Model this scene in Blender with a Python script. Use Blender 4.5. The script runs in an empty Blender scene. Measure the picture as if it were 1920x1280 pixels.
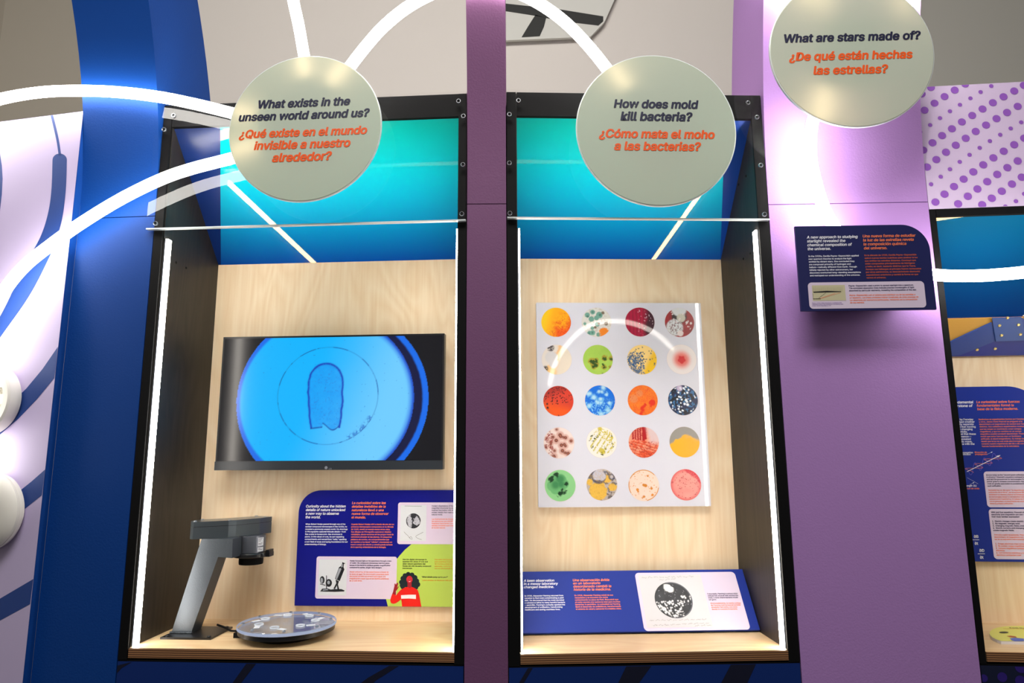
import bpy, bmesh, math, os, random
import numpy as np
from mathutils import Vector
from mathutils.geometry import tessellate_polygon

C = bpy.context.scene
COL = C.collection
# ------------------------------------------------------------------ camera, world, light, exposure
FOC, EYE = 1280.0, 1.35                       # focal length in pixels of the 1920 px wide frame, eye height
PIT, ROL = math.radians(9.55), math.radians(-0.3)
FW = np.array([0, math.cos(PIT), math.sin(PIT)])
U0 = np.array([0, -math.sin(PIT), math.cos(PIT)]); R0 = np.array([1.0, 0, 0])
RT = math.cos(ROL)*R0 + math.sin(ROL)*U0
UP = -math.sin(ROL)*R0 + math.cos(ROL)*U0
cam = bpy.data.objects.new('camera', bpy.data.cameras.new('camera'))
from mathutils import Matrix
cam.matrix_world = Matrix([[RT[0], UP[0], -FW[0], 0], [RT[1], UP[1], -FW[1], 0], [RT[2], UP[2], -FW[2], EYE], [0, 0, 0, 1]])
cam.data.sensor_width = 36; cam.data.lens = 36*FOC/1920; cam.data.clip_start = .02
COL.objects.link(cam); C.camera = cam
vs = C.view_settings
vs.view_transform = 'Standard'; vs.look = 'None'; vs.gamma = 1; vs.exposure = 0.0; vs.use_curve_mapping = False
W = bpy.data.worlds.new('room_light'); C.world = W; W.use_nodes = True
W.node_tree.nodes['Background'].inputs[0].default_value = (1.0, .95, .88, 1)
W.node_tree.nodes['Background'].inputs[1].default_value = .11
TUBE_W, STRIP_W = 17.0, 31.0
def area(name, loc, target, sx, sy, watts, col):
    l = bpy.data.lights.new(name, 'AREA'); l.shape = 'RECTANGLE'; l.size = sx; l.size_y = sy; l.energy = watts; l.color = col
    o = bpy.data.objects.new(name, l); o.location = loc
    o.rotation_euler = (Vector(target)-Vector(loc)).to_track_quat('-Z', 'Y').to_euler(); COL.objects.link(o)
area('ceiling_lamp', (-.2, -.15, 3.7), (-.1, 1.3, 1.6), 1.6, .8, 60, (1.0, .96, .91))

# ------------------------------------------------------------------ bays of the wavy facade: origin, angle
FR = {}
def bay(n, x, y, a):
    a = math.radians(a); FR[n] = (np.array([x, y]), np.array([math.cos(a), math.sin(a)]), np.array([-math.sin(a), math.cos(a)]))
bay('A', -.9714, 1.4432, -11.9)   # lilac wall panel on the left
bay('B', -.9677, 1.4608, -4.7)    # blue column
bay('D', -.7907, 1.4462, -3.8)    # display case with monitor
bay('E', -.0950, 1.4000, 0)       # purple column
bay('F', -.0110, 1.4000, 2.1)     # display case with poster
bay('G', .5616, 1.4210, -1.9)     # lilac column
bay('H', .9029, 1.4097, -5.4)     # display case at the far right
WB, WD, WE, WF, WG = .1777, .6972, .0840, .5730, .3414
def w3(f, s, d, z):
    o, t, n = FR[f]; p = o + s*t + d*n
    return np.array([p[0], p[1], z])
def ray(x, y): return FW + RT*(x-960)/FOC + UP*(640-y)/FOC
EYEV = np.array([0, 0, EYE])

class Sheet:
    """a flat surface: origin, unit u and v, unit normal towards the viewer; h is height above it"""
    def __init__(s, o, u, v):
        s.o = np.array(o, float); s.u = np.array(u, float)/np.linalg.norm(u); s.v = np.array(v, float)/np.linalg.norm(v)
        s.n = np.cross(s.u, s.v); s.n /= np.linalg.norm(s.n)
        if s.n @ (EYEV - s.o) < 0: s.n = -s.n
    def pt(s, u, v, h=0): return s.o + s.u*u + s.v*v + s.n*h
    def px(s, x, y, h=0):
        r = ray(x, y); k = ((s.o + s.n*h - EYEV) @ s.n)/(r @ s.n); p = EYEV + k*r - s.o
        return float(p @ s.u), float(p @ s.v)
def plane(f, d, z0=0.0, s0=0.0): return Sheet(w3(f, s0, d, z0), np.append(FR[f][1], 0), (0, 0, 1))

# ------------------------------------------------------------------ materials
def lin(h):
    c = [int(h[i:i+2], 16)/255 for i in (0, 2, 4)] if isinstance(h, str) else [v/255 for v in h]
    return [v/12.92 if v <= .04045 else ((v+.055)/1.055)**2.4 for v in c]
MATS = {}
def mat(n, c, rough=.5, metal=0, spec=.5, coat=0, bump=0, bscale=400, emit=0, alpha=1):
    if n in MATS: return MATS[n]
    m = bpy.data.materials.new(n); m.use_nodes = True; t = m.node_tree; b = t.nodes['Principled BSDF']
    b.inputs['Base Color'].default_value = (*lin(c), 1); b.inputs['Roughness'].default_value = rough
    b.inputs['Metallic'].default_value = metal; b.inputs['Specular IOR Level'].default_value = spec
    b.inputs['Coat Weight'].default_value = coat; b.inputs['Coat Roughness'].default_value = .03
    if emit:
        b.inputs['Emission Color'].default_value = (*lin(c), 1); b.inputs['Emission Strength'].default_value = emit
    tc = t.nodes.new('ShaderNodeTexCoord'); nz = t.nodes.new('ShaderNodeTexNoise')
    nz.inputs['Scale'].default_value = bscale; nz.inputs['Detail'].default_value = 3
    t.links.new(tc.outputs['Object'], nz.inputs['Vector'])
    if bump:
        bp = t.nodes.new('ShaderNodeBump'); bp.inputs['Strength'].default_value = bump; bp.inputs['Distance'].default_value = .001
        t.links.new(nz.outputs[0], bp.inputs['Height']); t.links.new(bp.outputs[0], b.inputs['Normal'])
    MATS[n] = m; return m
def emis(n, c, k):
    m = bpy.data.materials.new(n); m.use_nodes = True; t = m.node_tree; t.nodes.remove(t.nodes['Principled BSDF'])
    e = t.nodes.new('ShaderNodeEmission'); e.inputs[0].default_value = (*lin(c), 1); e.inputs[1].default_value = k
    t.links.new(e.outputs[0], t.nodes['Material Output'].inputs[0]); return m
def vcol(n, rough=.3, coat=0, emit=0, spec=.5):
    m = bpy.data.materials.new(n); m.use_nodes = True; t = m.node_tree; b = t.nodes['Principled BSDF']
    a = t.nodes.new('ShaderNodeAttribute'); a.attribute_name = 'Col'
    b.inputs['Roughness'].default_value = rough; b.inputs['Coat Weight'].default_value = coat; b.inputs['Coat Roughness'].default_value = .02
    b.inputs['Specular IOR Level'].default_value = spec
    if emit:
        b.inputs['Base Color'].default_value = (.01, .01, .012, 1); t.links.new(a.outputs[0], b.inputs['Emission Color'])
        b.inputs['Emission Strength'].default_value = emit
    else: t.links.new(a.outputs[0], b.inputs['Base Color'])
    return m
def wood(n, c1, c2, rot=0, rough=.45, k=1.0, coat=.0):
    m = bpy.data.materials.new(n); m.use_nodes = True; t = m.node_tree; b = t.nodes['Principled BSDF']; N = t.nodes.new; L = t.links.new
    tc = N('ShaderNodeTexCoord'); mp = N('ShaderNodeMapping'); mp.inputs['Scale'].default_value = (1, 1, .22)
    if rot: mp.inputs['Scale'].default_value = (.22, 1, 1)
    L(tc.outputs['Object'], mp.inputs[0])
    n1 = N('ShaderNodeTexNoise'); n1.inputs['Scale'].default_value = 5; n1.inputs['Detail'].default_value = 2; n1.inputs['Distortion'].default_value = .6
    L(mp.outputs[0], n1.inputs[0])
    mu = N('ShaderNodeMath'); mu.operation = 'MULTIPLY'; mu.inputs[1].default_value = 16; L(n1.outputs[0], mu.inputs[0])
    fr = N('ShaderNodeMath'); fr.operation = 'PINGPONG'; fr.inputs[1].default_value = .5; L(mu.outputs[0], fr.inputs[0])
    mp2 = N('ShaderNodeMapping'); mp2.inputs['Scale'].default_value = (160, 160, 6) if not rot else (6, 160, 160); L(tc.outputs['Object'], mp2.inputs[0])
    n2 = N('ShaderNodeTexNoise'); n2.inputs['Scale'].default_value = 1; n2.inputs['Detail'].default_value = 3; L(mp2.outputs[0], n2.inputs[0])
    ad = N('ShaderNodeMath'); ad.operation = 'MULTIPLY_ADD'; ad.inputs[1].default_value = .75; L(fr.outputs[0], ad.inputs[0]); L(n2.outputs[0], ad.inputs[2])
    rp = N('ShaderNodeValToRGB'); e = rp.color_ramp.elements; e[0].position = .35; e[0].color = (*lin(c2), 1); e[1].position = .95; e[1].color = (*lin(c1), 1)
    L(ad.outputs[0], rp.inputs[0]); L(rp.outputs[0], b.inputs['Base Color']); b.inputs['Roughness'].default_value = rough
    b.inputs['Coat Weight'].default_value = coat; b.inputs['Coat Roughness'].default_value = .15
    return m
def ply_edge(n):
    m = bpy.data.materials.new(n); m.use_nodes = True; t = m.node_tree; b = t.nodes['Principled BSDF']; N = t.nodes.new; L = t.links.new
    tc = N('ShaderNodeTexCoord'); sp = N('ShaderNodeSeparateXYZ'); L(tc.outputs['Object'], sp.inputs[0])
    nz = N('ShaderNodeTexNoise'); nz.inputs['Scale'].default_value = 60; L(tc.outputs['Object'], nz.inputs[0])
    a = N('ShaderNodeMath'); a.operation = 'MULTIPLY_ADD'; a.inputs[1].default_value = .0006; L(nz.outputs[0], a.inputs[0]); L(sp.outputs[2], a.inputs[2])
    d = N('ShaderNodeMath'); d.operation = 'MULTIPLY'; d.inputs[1].default_value = 250; L(a.outputs[0], d.inputs[0])
    f = N('ShaderNodeMath'); f.operation = 'FRACT'; L(d.outputs[0], f.inputs[0])
    rp = N('ShaderNodeValToRGB'); e = rp.color_ramp.elements; rp.color_ramp.interpolation = 'EASE'
    e[0].position = .30; e[0].color = (*lin('4a2e1e'), 1); e[1].position = .62; e[1].color = (*lin('a5754c'), 1)
    L(f.outputs[0], rp.inputs[0]); L(rp.outputs[0], b.inputs['Base Color']); b.inputs['Roughness'].default_value = .6
    return m
def clear(n, tint=(1, 1, 1), rough=0.0, ior=1.49):
    """clear acrylic: see-through with mirror reflections by Fresnel"""
    m = bpy.data.materials.new(n); m.use_nodes = True; t = m.node_tree; t.nodes.remove(t.nodes['Principled BSDF']); N = t.nodes.new; L = t.links.new
    tr = N('ShaderNodeBsdfTransparent'); tr.inputs[0].default_value = (*tint, 1)
    gl = N('ShaderNodeBsdfGlossy'); gl.inputs['Roughness'].default_value = rough
    fr = N('ShaderNodeFresnel'); fr.inputs[0].default_value = ior; mx = N('ShaderNodeMixShader')
    ge = N('ShaderNodeNewGeometry'); ml = N('ShaderNodeMath'); ml.operation = 'MULTIPLY'; iv = N('ShaderNodeMath'); iv.operation = 'SUBTRACT'; iv.inputs[0].default_value = 1
    L(ge.outputs['Backfacing'], iv.inputs[1]); L(iv.outputs[0], ml.inputs[0]); L(fr.outputs[0], ml.inputs[1])   # reflect at the outer faces only
    L(ml.outputs[0], mx.inputs[0]); L(tr.outputs[0], mx.inputs[1]); L(gl.outputs[0], mx.inputs[2]); L(mx.outputs[0], t.nodes['Material Output'].inputs[0])
    return m
def dichroic(n, ctop, cbot, z0, z1):
    """glossy coloured film: cyan to blue print under a warm mirror sheen"""
    m = bpy.data.materials.new(n); m.use_nodes = True; t = m.node_tree; b = t.nodes['Principled BSDF']; N = t.nodes.new; L = t.links.new
    tc = N('ShaderNodeTexCoord'); sp = N('ShaderNodeSeparateXYZ'); L(tc.outputs['Object'], sp.inputs[0])
    mr = N('ShaderNodeMapRange'); mr.inputs[1].default_value = z0; mr.inputs[2].default_value = z1; L(sp.outputs[2], mr.inputs[0])
    rp = N('ShaderNodeValToRGB'); e = rp.color_ramp.elements; e[0].color = (*lin(cbot), 1); e[1].color = (*lin(ctop), 1)
    L(mr.outputs[0], rp.inputs[0]); L(rp.outputs[0], b.inputs['Base Color']); b.inputs['Roughness'].default_value = .5; b.inputs['Specular IOR Level'].default_value = .1
    tl = N('ShaderNodeBsdfTranslucent'); L(rp.outputs[0], tl.inputs[0]); m2 = N('ShaderNodeMixShader'); m2.inputs[0].default_value = .65; L(b.outputs[0], m2.inputs[1]); L(tl.outputs[0], m2.inputs[2])
    gl = N('ShaderNodeBsdfGlossy'); gl.inputs['Roughness'].default_value = .015; gl.inputs[0].default_value = (1, .66, .22, 1)
    fr = N('ShaderNodeFresnel'); fr.inputs[0].default_value = 1.75; mx = N('ShaderNodeMixShader')
    L(fr.outputs[0], mx.inputs[0]); L(m2.outputs[0], mx.inputs[1]); L(gl.outputs[0], mx.inputs[2]); L(mx.outputs[0], t.nodes['Material Output'].inputs[0])
    return m
def frosted(n):
    m = bpy.data.materials.new(n); m.use_nodes = True; t = m.node_tree; b = t.nodes['Principled BSDF']; N = t.nodes.new; L = t.links.new
    b.inputs['Base Color'].default_value = (*lin('bcc8b8'), 1); b.inputs['Roughness'].default_value = .5; b.inputs['Specular IOR Level'].default_value = .25
    tl = N('ShaderNodeBsdfTranslucent'); tl.inputs[0].default_value = (.85, .66, .38, 1)
    mx = N('ShaderNodeMixShader'); mx.inputs[0].default_value = .08
    L(b.outputs[0], mx.inputs[1]); L(tl.outputs[0], mx.inputs[2]); L(mx.outputs[0], t.nodes['Material Output'].inputs[0])
    return m
BLUE = mat('blue_paint', '003c8a', .6, spec=.25, bump=.35, bscale=260)
NAVY = mat('navy_print', '0a2c72', .5, spec=.3)
NAVYD = mat('dark_navy_print', '060b28', .5)
PLUM = mat('plum_paint', '744a72', .6, spec=.3, bump=.35, bscale=260)
PURP = mat('purple_paint', 'b287ca', .6, spec=.3, bump=.35, bscale=260)
LILAC = mat('lilac_print', 'cdbfe6', .5)
PBLUE = mat('blue_print', '23458f', .5)
BLACK = mat('black_paint', '0b0b0d', .7, spec=.15)
BLACKM = mat('black_metal', '15161a', .35, spec=.5)
GREY = mat('gunmetal', '575e66', .33, metal=.55, bump=.25, bscale=500)
GREYS = mat('brushed_gunmetal', '697279', .28, metal=.75)
STEEL = mat('steel', 'b4b7bc', .3, metal=1)
ALU = mat('anodised_aluminium', '8d93a0', .38, metal=.85)
WHITEP = mat('white_plastic', 'efece4', .45)
WHITE = mat('white_print', 'f2eff4', .35)
CARD = mat('lilac_card', 'e3d3ea', .45)
PAPER = mat('paper_print', 'dfe3e8', .5)
CREAM = mat('cream_paper_print', 'cfc8a4', .5)
INDIGO = mat('indigo_print', '080f84', .5, spec=.25)
INDIGO2 = mat('dark_indigo_print', '161c58', .42)
INDIGO3 = mat('blue_indigo_print', '0c2c90', .5, spec=.3)
INK = mat('white_ink', 'f4f4ff', .5)
INKO = mat('orange_ink', 'ff8456', .5)
INKN = mat('navy_ink', '151450', .5)
INKS = mat('sign_navy_ink', '10153c', .5)
INKSO = mat('sign_orange_ink', 'f65a08', .5)
INKG = mat('pencil_ink', '8a8688', .6)
INKK = mat('black_ink', '14161c', .5)
INKC = mat('amber_ink', 'dd9a20', .5)
GREEN = mat('lime_print', 'bcd95c', .45)
YEL = mat('yellow_print', 'e2e070', .45)
RED = mat('red_print', 'ea140c', .45)
SKIN = mat('dark_red_print', '9c1428', .45)
HAIR = mat('dark_teal_print', '10242c', .45)
DOT = mat('violet_print', '9157bd', .5)
DOTD = mat('dark_violet_print', '2c1878', .5)
WALLG = mat('grey_wall_paint', 'e2dcd6', .8, bump=.1, bscale=90)
WALLD = mat('shaded_wall_grey', 'd6cfc2', .8, bump=.1, bscale=90)  # wall grey darkened in the colour for light falling off at the left
CONC = mat('white_painted_concrete', 'dcdcd6', .85, bump=.4, bscale=30)
STROKE = mat('black_brush_paint', '2b2c2b', .7, bump=.4, bscale=40)
WOOD = wood('birch_plywood', 'fbe4c2', 'f1d3aa')
WOODS = wood('birch_plywood_shelf', 'ecd0a4', 'dfb887', rot=1, rough=.32)
WOODD = wood('dark_stained_wood', '2a241e', '15120e', rough=.5)
PLYE = ply_edge('plywood_edge')
GLASS = clear('clear_acrylic')
EDGE = mat('polished_acrylic_edge', 'dfe8ea', .15, spec=.8)
FROST = frosted('frosted_acrylic')
TUBE = emis('tube_light', 'fffaf2', TUBE_W)
TUBE2 = emis('bright_tube_light', 'fffaf4', 27.0)
STRIP = emis('strip_light', 'fff6ea', STRIP_W)
CAVITY = emis('added_film_light', 'ffffff', 10.0)
GLOWB = emis('blue_light_edge', 'd2dfff', .55)
PRINT = vcol('glossy_print', .35, coat=1.0)
PRINTM = vcol('matt_print', .5)
GWHITE = mat('glossy_white_print', 'dcdce8', .35, coat=1.0)
SCREEN = vcol('lit_screen', .2, emit=1.0, spec=.35)
YREFL = mat('reflected_ply_amber', 'e8b04e', .5)  # plywood as the film mirrors it, the reflection's tint put into the colour
SBLUE = mat('blue_steel_paint', '2a50a8', .35)
DBLUE = mat('deep_blue_film', '0a3ca0', .3, spec=.4)

# ------------------------------------------------------------------ mesh building
BASE = {}
def link(name, me, m, parent, base):
    o = bpy.data.objects.new(name, me); COL.objects.link(o)
    if m: me.materials.append(m)
    if parent is not None:
        o.parent = parent; BASE[o] = BASE[parent]
    else:
        o.location = Vector(base); BASE[o] = np.array(base, float)
    return o
def tag(o, label=None, cat=None, group=None, kind=None):
    for k, v in (('label', label), ('category', cat), ('group', group), ('kind', kind)):
        if v: o[k] = v
    return o
def thing(name, base, label, cat, group=None):
    o = bpy.data.objects.new(name, None); o.empty_display_size = .05; COL.objects.link(o)
    o.location = Vector(base); BASE[o] = np.array(base, float)
    return tag(o, label, cat, group)
class MB:
    def __init__(s): s.bm = bmesh.new()
    def geo(s, vs_, fs):
        bv = [s.bm.verts.new(Vector(v)) for v in vs_]
        for f in fs:
            try: s.bm.faces.new([bv[i] for i in f])
            except ValueError: pass
        return bv
    def box(s, f, s0, s1, d0, d1, z0, z1):
        p = [w3(f, a, b, c) for c in (z0, z1) for a, b in ((s0, d0), (s1, d0), (s1, d1), (s0, d1))]
        s.geo(p, [(3, 2, 1, 0), (4, 5, 6, 7), (0, 1, 5, 4), (1, 2, 6, 5), (2, 3, 7, 6), (3, 0, 4, 7)]); return s
    def hexa(s, p):   # eight points, bottom ring then top ring
        s.geo(p, [(3, 2, 1, 0), (4, 5, 6, 7), (0, 1, 5, 4), (1, 2, 6, 5), (2, 3, 7, 6), (3, 0, 4, 7)]); return s
    def prism(s, sh, pts, h0, h1):
        n = len(pts); a = sum(pts[i][0]*pts[(i+1) % n][1]-pts[(i+1) % n][0]*pts[i][1] for i in range(n))
        if a < 0: pts = pts[::-1]
        v = [sh.pt(x, y, h0) for x, y in pts] + [sh.pt(x, y, h1) for x, y in pts]
        tri = tessellate_polygon([[Vector((x, y, 0)) for x, y in pts]])
        s.geo(v, [tuple(i+n for i in t) for t in tri] + [tuple(t[::-1]) for t in tri] + [(i, (i+1) % n, n+(i+1) % n, n+i) for i in range(n)]); return s
    def flat(s, sh, pts, h):
        v = [sh.pt(x, y, h) for x, y in pts]
        T = [tuple(t) for t in tessellate_polygon([[Vector((x, y, 0)) for x, y in pts]])]; out = []
        for a, b, c in T: out.append((a, b, c) if np.cross(v[b]-v[a], v[c]-v[a]) @ sh.n > 0 else (a, c, b))
        s.geo(v, out); return s
    def tube(s, pts, r, n=14, cap=True, prof=None):
        P = [np.array(p, float) for p in pts]; rings = []; up = None
        for i, p in enumerate(P):
            t = P[min(i+1, len(P)-1)]-P[max(i-1, 0)]; t /= np.linalg.norm(t)
            if up is None:
                up = np.cross(t, [0.3, 1, .2]); up /= np.linalg.norm(up)
            up = up - t*(up @ t); up /= np.linalg.norm(up); sd = np.cross(t, up)
            rr = r[i] if isinstance(r, (list, tuple)) else r
            rings.append([s.bm.verts.new(Vector(p + rr*(math.cos(2*math.pi*k/n)*up + math.sin(2*math.pi*k/n)*sd))) for k in range(n)])
        for a, b in zip(rings, rings[1:]):
            for k in range(n): s.bm.faces.new((a[k], a[(k+1) % n], b[(k+1) % n], b[k]))
        if cap: s.bm.faces.new(rings[0][::-1]); s.bm.faces.new(rings[-1])
        return s
    def lathe(s, c, ax, prof, n=48):
        """prof: (radius, height along ax)"""
        ax = np.array(ax, float); ax /= np.linalg.norm(ax); u = np.cross(ax, [.31, .2, .93] if abs(ax[2]) < .9 else [1, 0, 0]); u /= np.linalg.norm(u); w = np.cross(ax, u); c = np.array(c, float)
        rings = []
        for r, h in prof:
            if r < 1e-6: rings.append([s.bm.verts.new(Vector(c+ax*h))])
            else: rings.append([s.bm.verts.new(Vector(c+ax*h+r*(math.cos(2*math.pi*k/n)*u+math.sin(2*math.pi*k/n)*w))) for k in range(n)])
        for a, b in zip(rings, rings[1:]):
            for k in range(n):
                q = [a[k % len(a)], a[(k+1) % len(a)], b[(k+1) % len(b)], b[k % len(b)]]
                q = list(dict.fromkeys(q))
                if len(q) > 2:
                    try: s.bm.faces.new(q)
                    except ValueError: pass
        return s
    def bevel(s, w, seg=2, ang=.5):
        e = [e for e in s.bm.edges if len(e.link_faces) == 2 and e.calc_face_angle(0) > ang]
        bmesh.ops.bevel(s.bm, geom=e, offset=w, segments=seg, affect='EDGES', profile=.5, clamp_overlap=True); return s
    def build(s, name, m, parent=None, base=None, smooth=False, recalc=True):
        b = BASE[parent] if parent is not None else np.array(base, float)
        if recalc: bmesh.ops.recalc_face_normals(s.bm, faces=s.bm.faces)
        bmesh.ops.translate(s.bm, verts=s.bm.verts, vec=Vector(-b))
        me = bpy.data.meshes.new(name); s.bm.to_mesh(me); s.bm.free()
        if smooth: me.shade_smooth(); me.set_sharp_from_angle(angle=.6)
        return link(name, me, m, parent, b)
def circ(cx, cy, r, n=40, ry=None): return [(cx+r*math.cos(2*math.pi*k/n), cy+(ry or r)*math.sin(2*math.pi*k/n)) for k in range(n)]
def rrect(x0, y0, x1, y1, r, n=8, rs=None):
    """rounded rectangle; rs gives the four corner radii (right-top, left-top, left-bottom, right-bottom)"""
    rs = rs or (r, r, r, r); out = []
    for q, (cx, cy, sx, sy) in enumerate(((x1, y1, -1, -1), (x0, y1, 1, -1), (x0, y0, 1, 1), (x1, y0, -1, 1))):
        rr = rs[q]
        if rr <= 0: out.append((cx, cy)); continue
        for k in range(n+1):
            a = math.pi/2*(q + k/n); out.append((cx+sx*rr+rr*math.cos(a), cy+sy*rr+rr*math.sin(a)))
    return out
def spline(P, k=12):
    P = [np.array(p, float) for p in P]; Q = [2*P[0]-P[1]] + P + [2*P[-1]-P[-2]]; out = []
    for i in range(1, len(Q)-2):
        a, b, c, d = Q[i-1:i+3]
        for j in range(k):
            t = j/k; out.append(.5*((2*b)+(c-a)*t+(2*a-5*b+4*c-d)*t*t+(3*b-a-3*c+d)*t**3))
    return out + [P[-1]]
def ribbon(pts, w):
    P = [np.array(p, float) for p in pts]; L_, R_ = [], []
    for i, p in enumerate(P):
        t = P[min(i+1, len(P)-1)]-P[max(i-1, 0)]; t /= (np.linalg.norm(t) or 1); n = np.array([-t[1], t[0]])
        ww = (w[min(i, len(w)-1)] if isinstance(w, (list, tuple)) else w)/2
        L_.append(tuple(p+n*ww)); R_.append(tuple(p-n*ww))
    return L_ + R_[::-1]
def raster(name, sh, u0, u1, v0, v1, nx, ny, fn, h, m, parent, disc=False):
    """a printed or lit picture: a fine grid whose vertices carry the picture's own colours (linear)"""
    X, Y = np.meshgrid(np.linspace(0, 1, nx), np.linspace(0, 1, ny))
    if disc:   # polar grid, nx around, ny rings; x, y in -1..1
        A, Rr = np.meshgrid(np.linspace(0, 2*math.pi, nx, endpoint=False), np.linspace(0, 1, ny))
        X, Y = Rr*np.cos(A), Rr*np.sin(A); cu, cv, r = (u0+u1)/2, (v0+v1)/2, (u1-u0)/2
        pos = sh.o + (cu+X.ravel()*r)[:, None]*sh.u + (cv+Y.ravel()*r)[:, None]*sh.v + h*sh.n
    else: pos = sh.o + (u0+X.ravel()*(u1-u0))[:, None]*sh.u + (v0+Y.ravel()*(v1-v0))[:, None]*sh.v + h*sh.n
    b = BASE[parent]; fs = []
    for j in range(ny-1):
        for i in range(nx if disc else nx-1):
            i2 = (i+1) % nx; fs.append((j*nx+i, j*nx+i2, (j+1)*nx+i2, (j+1)*nx+i))
    if disc: fs = [f if f[0] >= nx else (f[0], f[2], f[3]) for f in fs]
    me = bpy.data.meshes.new(name); me.from_pydata((pos-b).tolist(), [], fs)
    col = np.ones((nx*ny, 4)); col[:, :3] = fn(X.ravel(), Y.ravel())
    at = me.color_attributes.new('Col', 'FLOAT_COLOR', 'POINT'); at.data.foreach_set('color', col.astype(np.float32).ravel())
    if np.dot(np.cross(sh.u, sh.v), sh.n) < 0: me.flip_normals()
    return link(name, me, m, parent, b)
# noise helpers for printed pictures
def vnoise(x, y, sc, seed):
    x = x*sc+seed*17.3; y = y*sc+seed*9.1; xi = np.floor(x); yi = np.floor(y); fx = x-xi; fy = y-yi; fx = fx*fx*(3-2*fx); fy = fy*fy*(3-2*fy)
    def hsh(a, b):
        q = np.sin(a*127.1+b*311.7+seed*74.7)*43758.5453; return q-np.floor(q)
    return (hsh(xi, yi)*(1-fx)+hsh(xi+1, yi)*fx)*(1-fy)+(hsh(xi, yi+1)*(1-fx)+hsh(xi+1, yi+1)*fx)*fy
def fbm(x, y, sc, seed, o=4): return sum(vnoise(x, y, sc*2**k, seed+k)/2**(k+1) for k in range(o))/(1-.5**o)
def ss(a, b, x): t = np.clip((x-a)/(b-a), 0, 1); return t*t*(3-2*t)
def mixc(c, d, k):
    c = np.array(lin(c) if isinstance(c, (str,)) else c); d = np.array(lin(d) if isinstance(d, str) else d)
    k = np.clip(np.asarray(k), 0, 1)[..., None]; return c*(1-k)+d*k
# ------------------------------------------------------------------ lettering
try: FONT = bpy.data.fonts.load(os.path.join(bpy.utils.resource_path('LOCAL'), 'datafiles', 'fonts', 'Inter.woff2'))
except Exception: FONT = None
GL = {}
def glyphs(s, shear, res):
    k = (s, shear, res)
    if k not in GL:
        c = bpy.data.curves.new('t', 'FONT'); c.body = s; c.shear = shear; c.resolution_u = res
        if FONT: c.font = FONT
        o = bpy.data.objects.new('t', c); me = o.to_mesh(); n = len(me.vertices); a = np.empty(n*3); me.vertices.foreach_get('co', a)
        f = [tuple(p.vertices) for p in me.polygons]; o.to_mesh_clear(); bpy.data.objects.remove(o); bpy.data.curves.remove(c)
        GL[k] = (a.reshape(-1, 3)[:, :2], f)
    return GL[k]
RING8 = [(0, 0)] + [(math.cos(k*math.pi/4), .7*math.sin(k*math.pi/4)) for k in range(8)]
RING4 = [(-.8, .4), (.8, -.4), (.8, .4), (-.8, -.4)]
def lettering(name, sh, parent, lines, m, h=.0006, bold=.028, shear=0, res=2, ring=RING4, ky=1.0):
    """lines: (text, u_left, v_base, u_right or None, size or None)"""
    V, Fc = [], []; n = 0; last = None
    for txt, ul, vb, ur, size in lines:
        if not txt: continue
        a, f = glyphs(txt, shear, res); x0, x1 = a[:, 0].min(), a[:, 0].max()
        k = size if size else (ur-ul)/(x1-x0)
        if size and ur is not None: ul = ur-(x1-x0)*k
        for i, (dx, dy) in enumerate(ring):
            p = sh.o + (ul+(a[:, 0]-x0+dx*bold)*k)[:, None]*sh.u + (vb+(a[:, 1]+dy*bold)*k*ky)[:, None]*sh.v + (h+i*1.2e-5)*sh.n
            V.append(p); Fc += [tuple(j+n for j in q) for q in f]; n += len(a)
    me = bpy.data.meshes.new(name); me.from_pydata((np.vstack(V)-BASE[parent]).tolist(), [], Fc)
    return link(name, me, m, parent, BASE[parent])
def para(name, sh, parent, lines, p0, p1, xr, m, ref=0, right=False, **kw):
    """a block of text: first and last baselines at pixels p0 and p1 on the sheet, line ref ends at pixel column xr"""
    u0, v0 = sh.px(*p0); u1, v1 = sh.px(*p1); n = max(len(lines)-1, 1)
    yr = p0[1]+(p1[1]-p0[1])*ref/n; ur = sh.px(xr, yr)[0]
    a, _ = glyphs(lines[ref], kw.get('shear', 0), kw.get('res', 2)); ub = u0+(u1-u0)*ref/n*(0 if right else 1)
    size = (ur-(sh.px(p0[0], yr)[0] if not right else u0))/(a[:, 0].max()-a[:, 0].min())
    u0 = u0 if not right else u0
    return lettering(name, sh, parent, [(t, u0, v0+(v1-v0)*i/n, None, size) for i, t in enumerate(lines)], m, **kw)
def fit(name, sh, parent, rows, m, **kw):
    out = []
    for t, xl, yl, xr, yr in rows:
        a = sh.px(xl, yl); b = sh.px(xr, yr); out.append((t, a[0], (a[1]+b[1])/2, b[0], None))
    return lettering(name, sh, parent, out, m, **kw)
def pxs(sh, pts, h=0): return [sh.px(x, y, h) for x, y in pts]

# ================================================================== the setting
def wall(name, p, q, z0, z1, m, th=.06):
    p = np.array(p, float); q = np.array(q, float); t = (q-p)/np.linalg.norm(q-p); n = np.array([-t[1], t[0]])*th
    mb = MB(); mb.hexa([np.append(a, z) for z in (z0, z1) for a in (p, q, q+n, p+n)])
    return tag(mb.build(name, m, None, np.append(p, z0)), kind='structure')
YW = 2.40
def at_y(x, y, Y):
    r = ray(x, y); return EYEV + r*(Y/r[1])
xl = at_y(5, 40, YW)[0]
xm, xr = at_y(270, 60, YW)[0], at_y(1600, 60, YW)[0]
wall('wall_back', (xm, YW), (xr, YW), 0, 3.9, WALLG)
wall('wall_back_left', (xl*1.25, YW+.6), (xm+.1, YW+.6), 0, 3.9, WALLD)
wall('wall_back_right', (xr-.1, YW+.3), (3.4, YW+.3), 0, 3.9, mat('dimmed_wall_grey', 'd6d4cb', .8, bump=.1, bscale=90))  # right stretch darkened by colour, standing in for weaker light there
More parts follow.
